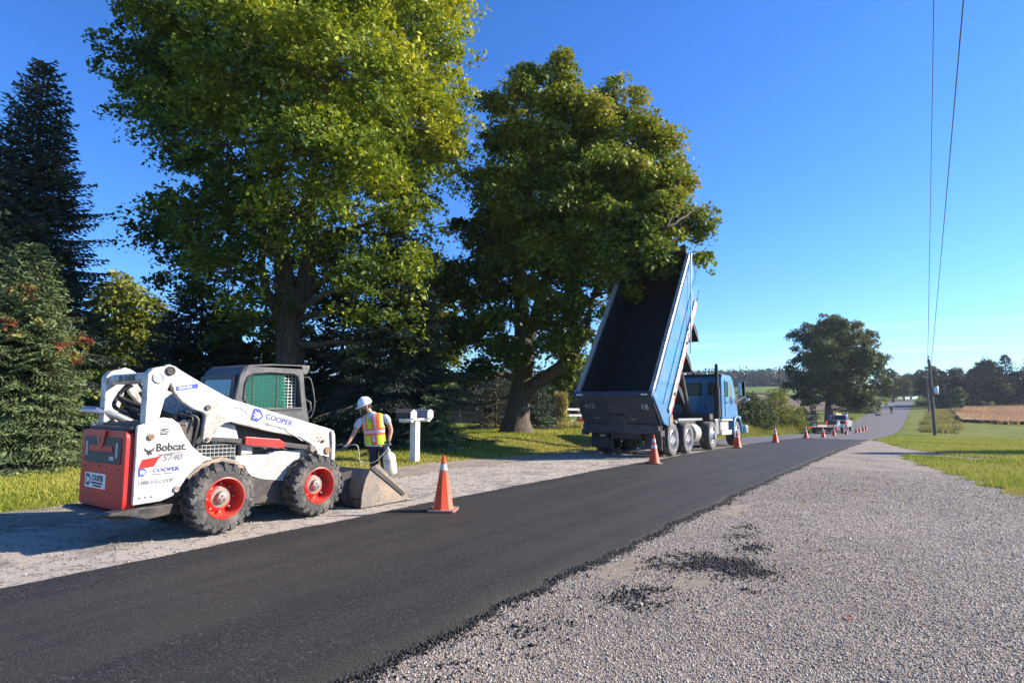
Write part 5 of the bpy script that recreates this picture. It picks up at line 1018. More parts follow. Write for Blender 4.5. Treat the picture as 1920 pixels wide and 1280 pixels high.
for s in (1, -1):
    mb = MB(); mb.bx(s*.95, s*1.15, -2.56, -2.54, 1.83, 1.87); mb.build('reflector', M_decalw, tg)
    mb = MB()
    for i in range(16): mb.ball((s*1.24, -1.72+.02*math.sin(i*2.2), .92-.045*i), (.022, .022, .03), 6, 4)
    mb.build('chain', M_rust, tk)
    mb = MB(); mb.tube([(s*1.22, -2.3, 1.6), (s*1.25, -1.9, 1.1), (s*1.22, -1.72, .78)], .03, 6); mb.bx(s*1.18, s*1.30, -1.95, -1.62, .62, .80); mb.build('tailgate_latch', M_dsteel, tk, bevel=.01)
mb = MB(); mb.tube([(0, 4.55, .95), (0, 3.55, 2.9)], .15, 14); mb.tube([(0, 3.55, 2.9), (0, 2.9, 4.1)], .12, 14); mb.tube([(0, 2.9, 4.1), (0, 2.3, 5.25)], .095, 14); mb.bx(-.4, .4, 4.4, 4.75, .95, 1.2); mb.build('hoist_cylinder', M_dsteel, tk, smooth=40)
mb = MB(); mb.bx(-.9, .9, 4.3, 5.0, 1.08, 1.30); mb.tube([(-.6, 4.9, 1.3), (-.6, 5.0, 1.8), (-.3, 5.05, 1.3)], .03, 8); mb.build('deck_gear', M_dsteel, tk, bevel=.02)
# ------------------------------------------------------------------ traffic cones
M_orange = paint('cone_orange', (.80, .075, .012), .45, (.35, .10, .05), .4, 7); M_base = paint('cone_base', (.05, .045, .042), .7, (.42, .14, .08), .7, 8); M_refl = paint('cone_reflector', (.62, .62, .62), .35, (.4, .3, .26), .35, 14); M_baseg = paint('dusty_cone_base', (.20, .16, .14), .8, (.5, .18, .1), .6, 8)
def cone(loc, rz, label, base=M_base, bands=2, s=1.0, full=True):
    root = empty('traffic_cone', loc, rz, s); tag(root, label, 'traffic cone', 'orange traffic cones along the fresh asphalt')
    mb = MB(); mb.prism(rpoly([(-.19,-.19),(.19,-.19),(.19,.19),(-.19,.19)], .05, 3), 0, .028, 'z'); mb.build('base', base, root, bevel=.005)
    mb = MB(); n = 8 if bands == 1 else 20
    def rr(z): return .142-.118*(z-.028)/.68
    mb.lathe([(rr(.028)+.012, .028), (rr(.05), .05), (rr(.69), .69), (.026, .70), (.024, .735), (0, .74)], (0, 0, 0), 'z', n); b = mb.build('body', M_orange, root, smooth=30 if bands == 1 else 60)
    for z0, z1 in ([(.545, .625)] if bands == 1 else [(.55, .64), (.40, .48)]):
        mb = MB(); mb.lathe([(rr(z0)+.002, z0), (rr(z1)+.002, z1)], (0, 0, 0), 'z', n); mb.build('reflective_band', M_refl, root, smooth=60)
    return root
def z0(x, y, lane=True): return ground(x, y)+(.046 if y < 40.5 and x > -6.28 and lane else .006)
cone((-5.66, 6.50, .048), .5, 'nearest orange cone with one silver band, in front of the loader bucket', M_baseg, 1, 1.03)
CN = [(-5.88, 15.04, 'two banded orange cone at the rear corner of the dump truck'), (-5.92, 23.6, 'orange cone beside the front wheel of the blue truck'), (-5.72, 29.5, 'orange cone alone between the truck and the yellow bush'),
      (-6.05, 40.2, 'orange cone left of the trailer deck, widest of the far ones'), (-6.25, 49.2, 'orange cone before the trailer between its two ramps'), (-6.37, 56.5, 'orange cone in front of the right trailer ramp'),
      (-6.1, 63.0, 'orange cone beside the trailer wheel'), (-5.99, 71.4, 'first cone of the four standing past the pickup'), (-5.99, 75.0, 'second cone of the four standing past the pickup'), (-6.2, 82.6, 'third cone of the four standing past the pickup'), (-6.12, 85.5, 'last cone of the four standing past the pickup'), (-6.9, 136.0, 'small distant cone beside the flagger')]
for i, (x, y, lb) in enumerate(CN): cone((x, y, z0(x, y)), .3*i, lb, s=1.0)
# ------------------------------------------------------------------ mailboxes
M_post = paint('white_post', (.74, .73, .68), .5, (.4, .38, .3), .3, 5); M_mbx = paint('black_mailbox', (.022, .021, .02), .4, (.1, .09, .08), .4, 6); M_mbf = paint('grey_mailbox', (.26, .26, .30), .35, (.14, .12, .2), .7, 9)
pm = on(780, 16.2); pm.z = ground(pm.x, pm.y)
mbs = empty('mailbox_stand', pm, R(4)); tag(mbs, 'white wooden post carrying two mailboxes at the edge of the lawn', 'mailbox')
mb = MB(); mb.bx(-.095, .095, -.095, .095, -.1, 1.10); mb.build('post', M_post, mbs, bevel=.01)
mb = MB(); mb.bx(-.13, .16, -.52, .52, 1.10, 1.145); mb.bx(-.22, .20, -.40, -.30, 1.05, 1.10); mb.bx(-.22, .20, .30, .40, 1.05, 1.10); mb.build('shelf', M_post, mbs, bevel=.008)
def mbox(x0, x1, y, m, fm, roof):
    top = [(y-.12, 1.152), (y+.12, 1.152), (y+.12, 1.31)]+([(y, 1.385), (y-.12, 1.31)] if roof else [(y+.08, 1.36), (y, 1.38), (y-.08, 1.36), (y-.12, 1.31)])
    mb = MB(); mb.prism(top, x0, x1); b = mb.build('mailbox', m, mbs, bevel=.008)
    if roof: mb = MB(); mb.prism([(y-.15, 1.295), (y, 1.385), (y+.15, 1.295), (y+.15, 1.31), (y, 1.402), (y-.15, 1.31)], x0-.02, x1+.02); mb.build('mailbox_roof', paint('brown_roof', (.16, .12, .10), .5), b)
    mb = MB(); mb.prism(top, x1, x1+.015); mb.v = [(a, yy*1.0, z) for a, yy, z in mb.v]; mb.build('mailbox_door', fm, b, bevel=.004)
mb = None
# boxes lie across the stand, doors toward the road
mbox(-.28, .22, -.34, M_mbx, M_decalw, True); mbox(-.28, .22, .36, M_mbf, M_decalw, False)
# ------------------------------------------------------------------ fences, gate, small yard things
M_fence = paint('black_fence_board', (.012, .011, .011), .8, (.03, .026, .022), .3, 4, spec=.2); M_wfence = paint('white_fence_board', (.72, .70, .64), .55, (.4, .37, .3), .4, 5)
def board_fence(p0, p1, step, rails, label, mat, h=1.25, tg_='fence'):
    p0, p1 = Vector(p0), Vector(p1); d = (p1-p0); L_ = d.length; d.normalize(); n = int(L_/step)
    root = empty('board_fence', (p0.x, p0.y, ground(p0.x, p0.y))); tag(root, label, 'fence')
    def G(t): q = p0+d*t; return Vector((q.x-p0.x, q.y-p0.y, ground(q.x, q.y)-ground(p0.x, p0.y)))
    for i in range(n+1):
        q = G(i*step); mb = MB(); mb.box((q.x, q.y, q.z+h/2-.1), (.15, .15, h+.2), (0, 0, math.atan2(d.y, d.x))); mb.build('fence_post', mat, root, bevel=.008)
    for i in range(n):
        a, b = G(i*step), G((i+1)*step); nn = Vector((-d.y, d.x, 0))*-.09
        mb = MB()
        for z in rails:
            u = [a+nn+Vector((0, 0, z-.07)), a+nn+Vector((0, 0, z+.07)), b+nn+Vector((0, 0, z+.07)), b+nn+Vector((0, 0, z-.07))]; w = [v+Vector((-d.y, d.x, 0))*.035 for v in u]
            mb.add(u+w, [(0,1,2,3), (7,6,5,4), (0,4,5,1), (1,5,6,2), (2,6,7,3), (3,7,4,0)])
        mb.build('rail_section', mat, root)
    return root
fa, fb = on(350, 30), on(1050, 37.5)
board_fence(fa, fb, 2.6, (.42, .78, 1.16), 'black board fence running behind the lawn and the maple trunks', M_fence)
board_fence(on(1058, 37.6), on(1180, 40.0), 2.4, (.38, .75, 1.12), 'white board fence beside the corn shocks left of the dump truck', M_wfence)
board_fence(on(420, 62), on(1068, 58), 5.0, (.6, 1.2), 'pale thin fence across the pasture behind the black fence', paint('grey_rail', (.07, .065, .06), .8), 1.3)
g0 = on(1052, 36.6); cs = empty('corn_shock', g0); tag(cs, 'bundle of dry corn stalks tied to the fence post left of the dump truck', 'corn stalks')
n = 900; a = rng.random(n)*6.28; r_ = np.sqrt(rng.random(n))*.33; h_ = rng.random(n)**.8*2.1; C = np.stack([r_*np.cos(a)*(1+.3*(h_ > 1.3)), r_*np.sin(a)*(1+.3*(h_ > 1.3)), h_], -1)
A = unit(rng.normal(0, .45, (n, 3))+[0, 0, 1])*.22; B = unit(np.cross(A, rng.normal(size=(n, 3))))*.03
leafobj('stalks', quads(C, A, B), np.array([.38, .28, .12])*(.5+.9*rng.random((n, 1))), MAT['blade'], cs)
V, co, _ = foliage([(np.array([.25, 0, .5]), np.array([.45, .45, .5])), (np.array([.1, 0, 1.5]), np.array([.3, .3, .5]))], 60, 16, .10, .2, YG, lambda P, c, k, g: .75+.2*g.normal(size=len(P)), seed=9); leafobj('vine', V, co, MAT['leaf'], cs)
M_mum = leafmat('flower_heads', 0, .8)
for i, (px, dp, rad, col_, lab, nm) in enumerate(((1086, 36.6, .42, (.34, .02, .03), 'round mound of dark red chrysanthemums before the white fence', 'red_chrysanthemum'), (1098, 36.2, .30, (.5, .12, .03), 'smaller orange red flower mound beside the dark red one', 'orange_chrysanthemum'))):
    p = on(px, dp); m_ = 900; dd = unit(rng.normal(size=(m_, 3))); dd[:, 2] = np.abs(dd[:, 2]); C = dd*rad*(.8+.25*rng.random((m_, 1)))+[0, 0, .08]; A = unit(rng.normal(size=(m_, 3)))*.035; B = unit(np.cross(A, rng.normal(size=(m_, 3))))*.035
    o = npmesh(nm, quads(C, A, B).reshape(-1, 3), np.arange(m_*4).reshape(m_, 4), M_mum, col=np.array(col_)*(.5+rng.random((m_, 1)))); o.location = p; tag(o, lab, 'flowers')
M_pump = paint('pumpkin_skin', (.62, .28, .12), .45)
for i, (px, dp, lab, c) in enumerate(((1076, 36.2, 'pale orange pumpkin at the foot of the corn stalks', (.66, .40, .22)), (1081, 35.8, 'white pumpkin between corn stalks and red flowers', (.72, .60, .50)))):
    p = on(px, dp); mb = MB(); nn = 20
    pts = [(j, k) for j in range(9) for k in range(nn)]; vs = []
    for j, k in pts: th = math.pi*j/8; an = 2*math.pi*k/nn; q = .24*math.sin(th)*(1-.07*abs(math.sin(an*5))); vs.append((q*math.cos(an), q*math.sin(an), .17+.17*math.cos(th)))
    mb.add(vs, [(j*nn+k, (j+1)*nn+k, (j+1)*nn+(k+1) % nn, j*nn+(k+1) % nn) for j in range(8) for k in range(nn)]); root = empty('pumpkin', p); tag(root, lab, 'pumpkin'); mb.build('shell', paint('pumpkin_skin', c, .45), root, smooth=60)
    mb = MB(); mb.tube([(0, 0, .32), (.01, 0, .38), (.04, 0, .41)], [.025, .018, .015], 6); mb.build('stem', MAT['bark'], root)
p = on(1097.5, 26.6); mb = MB(); mb.box((0, 0, .45), (.035, .02, 1.0)); o = mb.build('marker_stake', M_wfence, None, bevel=.004, loc=p); tag(o, 'thin pale marker stake in the grass just left of the dump truck', 'stake')
# low dark farm buildings far behind the pasture
def barn(px, dep, w_, h_, l_, label, col, roof):
    p = on(px, dep); root = empty('barn', p, YAW+.3); tag(root, label, 'barn')
    mb = MB(); mb.prism([(-w_/2, -.3), (w_/2, -.3), (w_/2, h_), (0, h_+w_*.28), (-w_/2, h_)], -l_/2, l_/2, 'y'); mb.build('walls', paint('barn_wall', col, .8), root)
    mb = MB(); mb.prism([(-w_/2-.4, h_-.12), (0, h_+w_*.28+.1), (w_/2+.4, h_-.12), (w_/2+.4, h_+.08), (0, h_+w_*.28+.32), (-w_/2-.4, h_+.08)], -l_/2-.4, l_/2+.4, 'y'); mb.build('roof', paint('barn_roof', roof, .6), root)
    mb = MB(); mb.bx(-1.6, 1.6, -l_/2-.06, -l_/2+.05, 0, 2.6); mb.build('barn_door', paint('barn_door', [v*.5 for v in col], .8), root)
barn(905, 108, 9, 2.6, 16, 'reddish low barn far behind the pasture fence', (.22, .08, .06), (.35, .33, .32)); barn(655, 80, 8, 2.8, 12, 'tan low building glimpsed left of the worker', (.45, .34, .24), (.3, .25, .2))
# ------------------------------------------------------------------ utility poles and wires
M_pole = paint('weathered_pole', (.11, .095, .08), .9, (.2, .18, .16), .5, 3, bmp=.5); M_insul = plain('insulator', (.35, .35, .36), .3)
def pole(px, dep, top, r, label, arms, lean=0):
    p = on(px, dep); root = empty('utility_pole', p); root.rotation_euler = (0, lean, 0); tag(root, label, 'utility pole', 'wooden utility poles')
    mb = MB(); mb.tube([(0, 0, -.4), (0, 0, top*.5), (0, 0, top)], [r, r*.86, r*.7], 12); mb.build('pole', M_pole, root, smooth=60)
    mb = MB(); mb.cyl((0, 0, top), (0, 0, top+.28), .05, 8); mb.ball((0, 0, top+.30), .09, 8, 6); mb.build('insulator', M_insul, root, smooth=60)
    if arms:
        mb = MB(); mb.lathe([(0, 0), (.20, 0), (.21, .05), (.21, .62), (.17, .70), (0, .70)], (.36, 0, top-3.3), 'z', 16); mb.bx(.1, .3, -.04, .04, top-2.9, top-2.8); mb.build('transformer', M_alu, root, smooth=40)
        mb = MB(); mb.bx(-.5, 0, -.03, .03, top-1.75, top-1.68); mb.ball((-.5, 0, top-1.62), .07, 8, 6); mb.build('side_bracket', M_insul, root)
    return p
def ztop(py, px, dep): return at(px, py, dep).z
pA = on(1747, 57); pole(1745, 57, ztop(668, 1740, 57)-pA.z-.3, .155, 'near wooden utility pole on the lawn right of the road', True, R(-.5))
pB = on(1737, 115); pole(1737, 115, ztop(690, 1735, 115)-pB.z-.2, .17, 'second wooden pole just left of and behind the near one', False)
pC = on(1462, 78); pole(1462, 78, ztop(690, 1461, 78)-pC.z, .15, 'thin wooden pole beside the yellow green bush left of the round tree', False)
M_wire = plain('power_wire', (.05, .05, .06), .5)
def wire(A_, B_, sag, label, r=.009):
    pts = []
    for i in range(41):
        t = i/40; q = A_.lerp(B_, t); q.z -= sag*4*t*(1-t); pts.append(q)
    cu = MB(); cu.tube(pts, [max(r, .00038*(p-Vector((0, 0, CAM_H))).length) for p in pts], 5); o = cu.build('power_line', M_wire, None); tag(o, label, 'power line')
tA = at(1739.5, 667, 57)
wire(at(1752, -60, 9.5), tA+Vector((0, 0, 0)), 0.05, 'left of the two overhead wires rising from the near pole')
wire(at(1812, -60, 8.2), at(1744, 700, 57), 0.12, 'right hand overhead wire slanting up out of the photo', .012)
wire(tA, at(1735, 692, 115), .5, 'short span of wire between the two right hand poles')
# ------------------------------------------------------------------ flatbed trailer and pickup far down the lane
tr = empty('equipment_trailer', (-8.1, 67.3, ground(-8.1, 67)+.01)); tag(tr, 'low flatbed trailer with two raised loading ramps parked behind the pickup', 'trailer')
M_wood = paint('deck_plank', (.50, .40, .30), .7, (.3, .2, .12), .5, 3); M_ramp = paint('ramp_steel', (.10, .045, .04), .6, (.2, .1, .08), .5, 6)
mb = MB(); mb.bx(-1.05, 1.05, -3, 3, .62, .68); mb.build('deck', M_wood, tr, bevel=.01)
mb = MB(); [mb.bx(s*1.05, s*1.15, -3.1, 3.1, .50, .70) for s in (1, -1)]; mb.bx(-1.15, 1.15, -3.2, -3.1, .42, .68); mb.bx(-1.0, 1.0, -3, 3, .5, .6); mb.tube([(-.9, 3.1, .58), (0, 4.6, .55)], .05, 6); mb.tube([(.9, 3.1, .58), (0, 4.6, .55)], .05, 6); mb.build('trailer_frame', M_dsteel, tr, bevel=.01)
for x in (-.80, .62):
    mb = MB(); [mb.bx(x+a-.03, x+a+.03, -3.18, -3.10, .68, 2.25) for a in (-.24, .24)]; [mb.bx(x-.21, x+.21, -3.17, -3.11, z, z+.06) for z in np.arange(.78, 1.75, .17)]; mb.bx(x-.24, x+.24, -3.16, -3.12, 1.82, 2.25); mb.build('ramp', M_ramp, tr)
M_redlamp = bpy.data.materials.new('lit_tail_lamp'); M_redlamp.use_nodes = True; bb = M_redlamp.node_tree.nodes['Principled BSDF']; bb.inputs['Base Color'].default_value = (.8, .03, .02, 1); bb.inputs['Emission Color'].default_value = (1, .06, .03, 1); bb.inputs['Emission Strength'].default_value = .45
mb = MB(); mb.box((-1.12, -3.22, .62), (.22, .05, .14)); mb.build('tail_lamp', M_redlamp, tr, bevel=.02); mb = MB(); mb.box((1.12, -3.22, .62), (.22, .05, .14)); mb.build('tail_lamp', M_redlamp, tr, bevel=.02)
for s in (1, -1):
    for y in (-.2, .75):
        mb = MB(); mb.lathe([(.0, -.10), (.2, -.10), (.22, .0), (.36, .0), (.40, -.04), (.40, -.2), (.36, -.24), (0, -.24)], (s*1.40 if s > 0 else -1.16, y, .38), 'x', 24); w = mb.build('wheel', M_tyre, tr, smooth=40)
        k = MB(); k.lathe([(.215, 0), (.18, -.05), (.06, -.03), (0, -.02)], (s*1.405, y, .38), 'x', 20); k.build('rim', M_alu, w, smooth=40)
    mb = MB(); mb.prism([(-.85, .62), (-.65, .86), (1.2, .86), (1.4, .62), (1.3, .62), (1.15, .82), (-.6, .82), (-.75, .62)], s*1.14, s*1.42); mb.build('fender', M_alu, tr)
mb = MB(); mb.prism([(-3.0, .7), (-2.9, .7), (-.9, 1.35), (-.1, .86), (-.2, .80)], .98, 1.12); mb.build('side_gusset', M_alu, tr)
pk = empty('pickup_truck', (-8.05, 76.8, ground(-8, 76.5)+.01)); tag(pk, 'silver pickup with black tailgate parked in the closed lane by the cones', 'pickup')
M_silver = paint('silver_paint', (.52, .52, .53), .3, (.3, .27, .24), .3, 4, .4, coat=.4); M_pkb = paint('black_tailgate', (.015, .015, .017), .35, (.06, .05, .05), .4, 4)
mb = MB(); mb.prism(rpoly([(-2.8,.55),(2.9,.50),(2.95,1.0),(2.75,1.16),(1.3,1.24),(-2.8,1.24)], .08), -.99, .99); mb.build('body', M_silver, pk, bevel=.05, smooth=40)
mb = MB(); mb.prism([(-1.0,1.24),(-.75,1.86),(.35,1.90),(1.25,1.26)], -.86, .86); cabp = mb.build('cabin', M_silver, pk, bevel=.06, smooth=40)
mb = MB(); mb.prism(rpoly([(-.72,1.30),(.72,1.30),(.66,1.76),(-.66,1.76)], .05), -1.005, -.90, 'y'); mb.v = [(a, b+.42*(z-1.3), z) for a, b, z in mb.v]; mb.build('rear_window', M_ink, cabp)
for s in (1, -1):
    mb = MB(); mb.prism([(-.70,1.32),(-.52,1.80),(.28,1.83),(.95,1.32)], s*.84, s*.885); mb.build('side_window', M_dglass, cabp)
    mb = MB(); mb.box((s*.94, -2.82, 1.06), (.16, .06, .34)); mb.build('tail_lamp', M_redlamp, pk, bevel=.02)
    mb = MB(); mb.box((s*1.13, .85, 1.38), (.22, .10, .26)); mb.build('mirror', M_pkb, pk, bevel=.03)
    for y in (-1.75, 1.85):
        mb = MB(); mb.lathe([(0, -.08), (.22, -.08), (.24, 0), (.36, 0), (.40, -.04), (.40, -.22), (.36, -.26), (0, -.26)], (1.0 if s > 0 else -.74, y, .40), 'x', 24); w = mb.build('wheel', M_tyre, pk, smooth=40)
        k = MB(); k.lathe([(.235, 0), (.2, -.05), (.06, -.03), (0, -.02)], (s*1.005, y, .40), 'x', 20); k.build('rim', M_alu, w, smooth=40)
mb = MB(); mb.bx(-.84, .84, -2.86, -2.80, .78, 1.24); mb.build('tailgate', M_pkb, pk, bevel=.02)
mb = MB(); mb.bx(-.98, .98, -3.0, -2.84, .55, .72); mb.build('rear_bumper', M_dsteel, pk, bevel=.03)
mb = MB(); mb.bx(-.25, .25, -.45, -.25, 1.885, 1.99); M_amb = bpy.data.materials.new('amber_beacon'); M_amb.use_nodes = True; bb = M_amb.node_tree.nodes['Principled BSDF']; bb.inputs['Base Color'].default_value = (.9, .55, .12, 1); bb.inputs['Emission Color'].default_value = (1, .62, .2, 1); bb.inputs['Emission Strength'].default_value = 1.2; mb.build('beacon', M_amb, pk, bevel=.03)
# ------------------------------------------------------------------ advance sign, paddle, sandbag
p = on(1643.5, 117); sg = empty('diamond_sign', p, YAW-.2); tag(sg, 'diamond road sign seen from its dark back, on a stand left of the flagger', 'road sign')
mb = MB(); mb.box((0, 0, 2.15), (.95, .02, .95), (0, R(45), 0)); mb.build('sign_panel', M_ink, sg, bevel=.01)
mb = MB(); mb.tube([(0, .05, .3), (0, .05, 2.6)], .025, 6); [mb.tube([(0, .05, .35), (a, b, 0)], .02, 5) for a, b in ((-.6, -.3), (.6, -.3), (-.6, .4), (.6, .4))]; mb.build('sign_stand', M_dsteel, sg)
p = on(1641.5, 113); mb = MB(); mb.ball((0, 0, .12), (.55, .32, .16), 14, 8); o = mb.build('sandbag', M_ink, None, smooth=60, loc=p); tag(o, 'black sandbag lying on the road edge under the diamond sign', 'sandbag')
p = on(1657.5, 116); pd_ = empty('sign_paddle', p, YAW); tag(pd_, 'yellow edged round traffic paddle on a pole left of the flagger', 'sign paddle')
mb = MB(); mb.cyl((0, 0, 0), (0, 0, 1.75), .018, 6); mb.build('paddle_pole', M_alu, pd_)
mb = MB(); mb.lathe([(0, -.012), (.26, -.012), (.26, .012), (0, .012)], (0, 0, 1.95), 'y', 8); pn_ = mb.build('paddle_panel', plain('paddle_yellow', (.55, .45, .03), .5), pd_); mb = MB(); mb.lathe([(0, -.016), (.17, -.016), (.17, -.0125)], (0, 0, 1.95), 'y', 8); mb.build('paddle_face', M_ink, pn_)
# ------------------------------------------------------------------ people
def mix_v(a, b, t): return a+(b-a)*t
def skin_body(name, joints, edges, mat, parent, sub=2, root=0):
    """joints: (x,y,z,rx[,ry]); grows one continuous surface"""
    me = bpy.data.meshes.new(name); me.from_pydata([j[:3] for j in joints], edges, []); o = bpy.data.objects.new(name, me); COL.objects.link(o)
    m = o.modifiers.new('skin', 'SKIN'); m.use_smooth_shade = True; m.branch_smoothing = .6
    for i, j in enumerate(joints):
        v = me.skin_vertices[0].data[i]; v.radius = (j[3], j[4] if len(j) > 4 else j[3]); v.use_root = (i == root)
    s = o.modifiers.new('sub', 'SUBSURF'); s.levels = sub; s.render_levels = sub
    bpy.context.view_layer.update(); dg = bpy.context.evaluated_depsgraph_get()
    m2 = bpy.data.meshes.new_from_object(o.evaluated_get(dg)); bpy.data.objects.remove(o); m2.name = name
    m2.polygons.foreach_set('use_smooth', [True]*len(m2.polygons)); m2.materials.clear()
    for mm in (mat if isinstance(mat, (list, tuple)) else [mat]): m2.materials.append(mm)
    return link(name, m2, parent)
M_skin = plain('skin', (.52, .27, .18), .5); M_glove = plain('work_glove', (.10, .15, .17), .8); M_tee = plain('grey_tshirt', (.50, .51, .50), .85); M_pants = plain('navy_trousers', (.012, .014, .026), .85)
M_boot = plain('boot_leather', (.10, .085, .07), .7); M_hat = plain('white_helmet', (.80, .80, .78), .3); M_beard = plain('dark_beard', (.05, .03, .02), .9); M_lime = plain('lime_mesh', (.50, .72, .02), .7); M_vor = plain('vest_orange', (.85, .14, .03), .7); M_vsil = plain('vest_silver', (.52, .50, .56), .4)
wk = on(727, 11.95); W_ = empty('person', (wk.x, wk.y, wk.z+.012), YAW); tag(W_, 'worker in white hard hat and lime vest looking down, holding a garden sprayer', 'person')
# local axes: x to the viewer's right, y away from the viewer, z up
ch = (-.275, -.01, 1.18); nk = (-.31, -.03, 1.345)
rs_, re_, rw_ = (-.505, -.08, 1.215), (-.615, -.15, .93), (-.70, -.235, .765); ls_, le_, lw_ = (-.015, .02, 1.275), (.085, .04, 1.01), (.065, -.02, .83)
J = [(-.19, 0, .84, .15, .11), (-.22, 0, 1.02, .15, .105), (*ch, .16, .115), (-.29, -.015, 1.29, .10, .085), (*nk, .058), (-.36, -.045, 1.40, .060), (-.40, -.06, 1.46, .086, .096), (-.425, -.065, 1.53, .080, .088),
     (*rs_, .060), (*re_, .043), (*rw_, .031), (-.725, -.255, .725, .030, .02), (*ls_, .062), (*le_, .047), (*lw_, .033), (.06, -.03, .785, .034, .022),
     (-.28, -.02, .80, .09), (-.225, -.02, .46, .062), (-.20, .02, .10, .042), (-.21, -.08, .045, .038), (-.08, .02, .80, .09), (-.035, .0, .46, .062), (.02, .02, .10, .042), (-.02, -.10, .045, .038)]
E = [(0,1),(1,2),(2,3),(3,4),(4,5),(5,6),(6,7),(3,8),(8,9),(9,10),(10,11),(3,12),(12,13),(13,14),(14,15),(0,16),(16,17),(17,18),(18,19),(0,20),(20,21),(21,22),(22,23)]
body = skin_body('body', J, E, M_skin, W_)
def loft(name, rings, mat, parent, n=56, m=48, fold=.004, rgn=None):
    """cloth tube through rings (z, centre x, centre y, half width, half depth, tilt), with soft folds"""
    rings = np.array(rings, float); t = np.linspace(0, len(rings)-1, m); Q = np.stack([np.interp(t, range(len(rings)), rings[:, c]) for c in range(6)], 1)
    an = np.linspace(0, 2*np.pi, n, endpoint=False); V = []
    for z, cx, cy, rx, ry, ti in Q:
        k = 1+fold*10*(np.sin(an*5+z*31)*.35+np.sin(an*3-z*23+1)*.4+np.sin(an*9+z*55)*.2)*.12
        c_, s_ = np.sign(np.cos(an))*np.abs(np.cos(an))**.85, np.sign(np.sin(an))*np.abs(np.sin(an))**.85
        x = c_*rx*k; V.append(np.stack([cx+x, cy+s_*ry*k, z+x*ti], -1))
    V = np.array(V); i = np.arange(m-1)[:, None]*n; j = np.arange(n)[None]; F = np.stack([i+j, i+(j+1) % n, i+n+(j+1) % n, i+n+j], -1).reshape(-1, 4)
    o = npmesh(name, V.reshape(-1, 3), F, mat[0] if isinstance(mat, list) else mat, parent, smooth=True)
    if isinstance(mat, list): [o.data.materials.append(q) for q in mat[1:]]
    return o
# face: nose, ears, eyes, beard. The head looks down to the viewer's left.
FD = Vector((-.80, -.46, -.40)).normalized(); HC = Vector((-.412, -.062, 1.475)); FR = FD.cross(Vector((0, 0, 1))).normalized(); FU = FR.cross(FD).normalized()
def F3(r_, u_, f_): return HC+FR*r_+FU*u_+FD*f_
mb = MB(); mb.tube([F3(0, .03, .085), F3(0, .0, .105), F3(0, -.022, .118), F3(0, -.03, .095)], [.008, .011, .015, .01], 8); mb.ball(F3(0, -.058, .088), (.022, .018, .010), 8, 6); mb.build('nose', M_skin, W_, smooth=60)
for s in (1, -1):
    mb = MB(); mb.ball(F3(s*.092, -.0, -.002), (.016, .02, .034), 8, 6); mb.build('ear', M_skin, W_, smooth=60)
    mb = MB(); mb.ball(F3(s*.033, .018, .083), .012, 8, 6); mb.build('eye', M_beard, W_, smooth=60)
mb = MB(); mb.ball(F3(0, -.085, .055), (.062, .055, .045), 12, 8); [mb.ball(F3(s*.055, -.062, .035), (.035, .035, .045), 10, 6) for s in (1, -1)]; mb.build('beard', M_beard, W_, smooth=60)
mb = MB(); mb.ball(F3(0, .0, -.035), (.088, .088, .085), 12, 8); mb.build('hair', M_beard, W_, smooth=60)
# helmet, tilted with the head
Mh = Matrix((( *FR, 0), (*FD, 0), (*FU, 0), (0, 0, 0, 1))).transposed(); Mh.translation = HC+FU*.045-FD*.008
mb = MB(); mb.lathe([(.125, 0), (.124, .03), (.116, .075), (.095, .115), (.06, .142), (.02, .152), (0, .153)], (0, 0, 0), 'z', 28); mb.v = [(a, b*1.16, c) for a, b, c in mb.v]
for s in (0, .035, -.035): mb.tube([(s, .12, .06), (s*.9, .08, .125), (s*.8, 0, .155), (s*.9, -.08, .125), (s, -.12, .06)], .010, 6)
xf(mb, Mh); hat = mb.build('hard_hat', M_hat, W_, smooth=50)
mb = MB(); mb.prism(rpoly([(-.13,-.10),(.13,-.10),(.135,.08),(.09,.20),(-.09,.20),(-.135,.08)], .07, 5), -.004, .006, 'z'); mb.v = [(a, b, c-.12*max(0, b-.1)) for a, b, c in mb.v]; xf(mb, Mh); mb.build('hat_brim', M_hat, hat, bevel=.003, smooth=50)
# shirt with sleeves, trousers
torso = [(.70, -.205, 0, .205, .135, 0), (.80, -.215, 0, .20, .135, 0), (.95, -.235, 0, .195, .130, .02), (1.10, -.26, -.005, .215, .138, .05), (1.20, -.275, -.01, .225, .14, .09), (1.27, -.28, -.012, .215, .125, .13), (1.315, -.285, -.015, .17, .10, .13), (1.345, -.30, -.022, .10, .08, .1), (1.375, -.315, -.03, .066, .066, .0)]
loft('tshirt', torso, M_tee, W_)
for nm_, js_ in (('sleeve', [(-.42, -.04, 1.225, .085), (-.52, -.09, 1.19, .080), (-.575, -.125, 1.045, .070)]), ('sleeve', [(-.10, .01, 1.275, .088), (.0, .02, 1.255, .082), (.048, .03, 1.11, .074)])):
    skin_body(nm_, js_, [(0,1),(1,2)], M_tee, W_)
loft('trousers', [(.66, -.17, 0, .175, .12, 0), (.80, -.185, 0, .185, .125, 0), (.95, -.215, 0, .17, .12, 0)], M_pants, W_)
for q_ in (((.80, -.27, -.01, .105, .115), (.50, -.235, -.02, .085, .09), (.45, -.232, -.03, .088, .092), (.28, -.215, -.005, .080, .082), (.12, -.20, .02, .082, .09), (.05, -.20, .0, .085, .10)), ((.80, -.085, .01, .105, .115), (.50, -.03, -.0, .088, .09), (.45, -.025, -.012, .09, .092), (.28, -.005, .01, .082, .082), (.12, .015, .02, .084, .09), (.05, .02, .0, .086, .10))):
    loft('trouser_leg', [(z, x, y, a_, b_, 0) for z, x, y, a_, b_ in q_], M_pants, W_, 32, 40, .01)
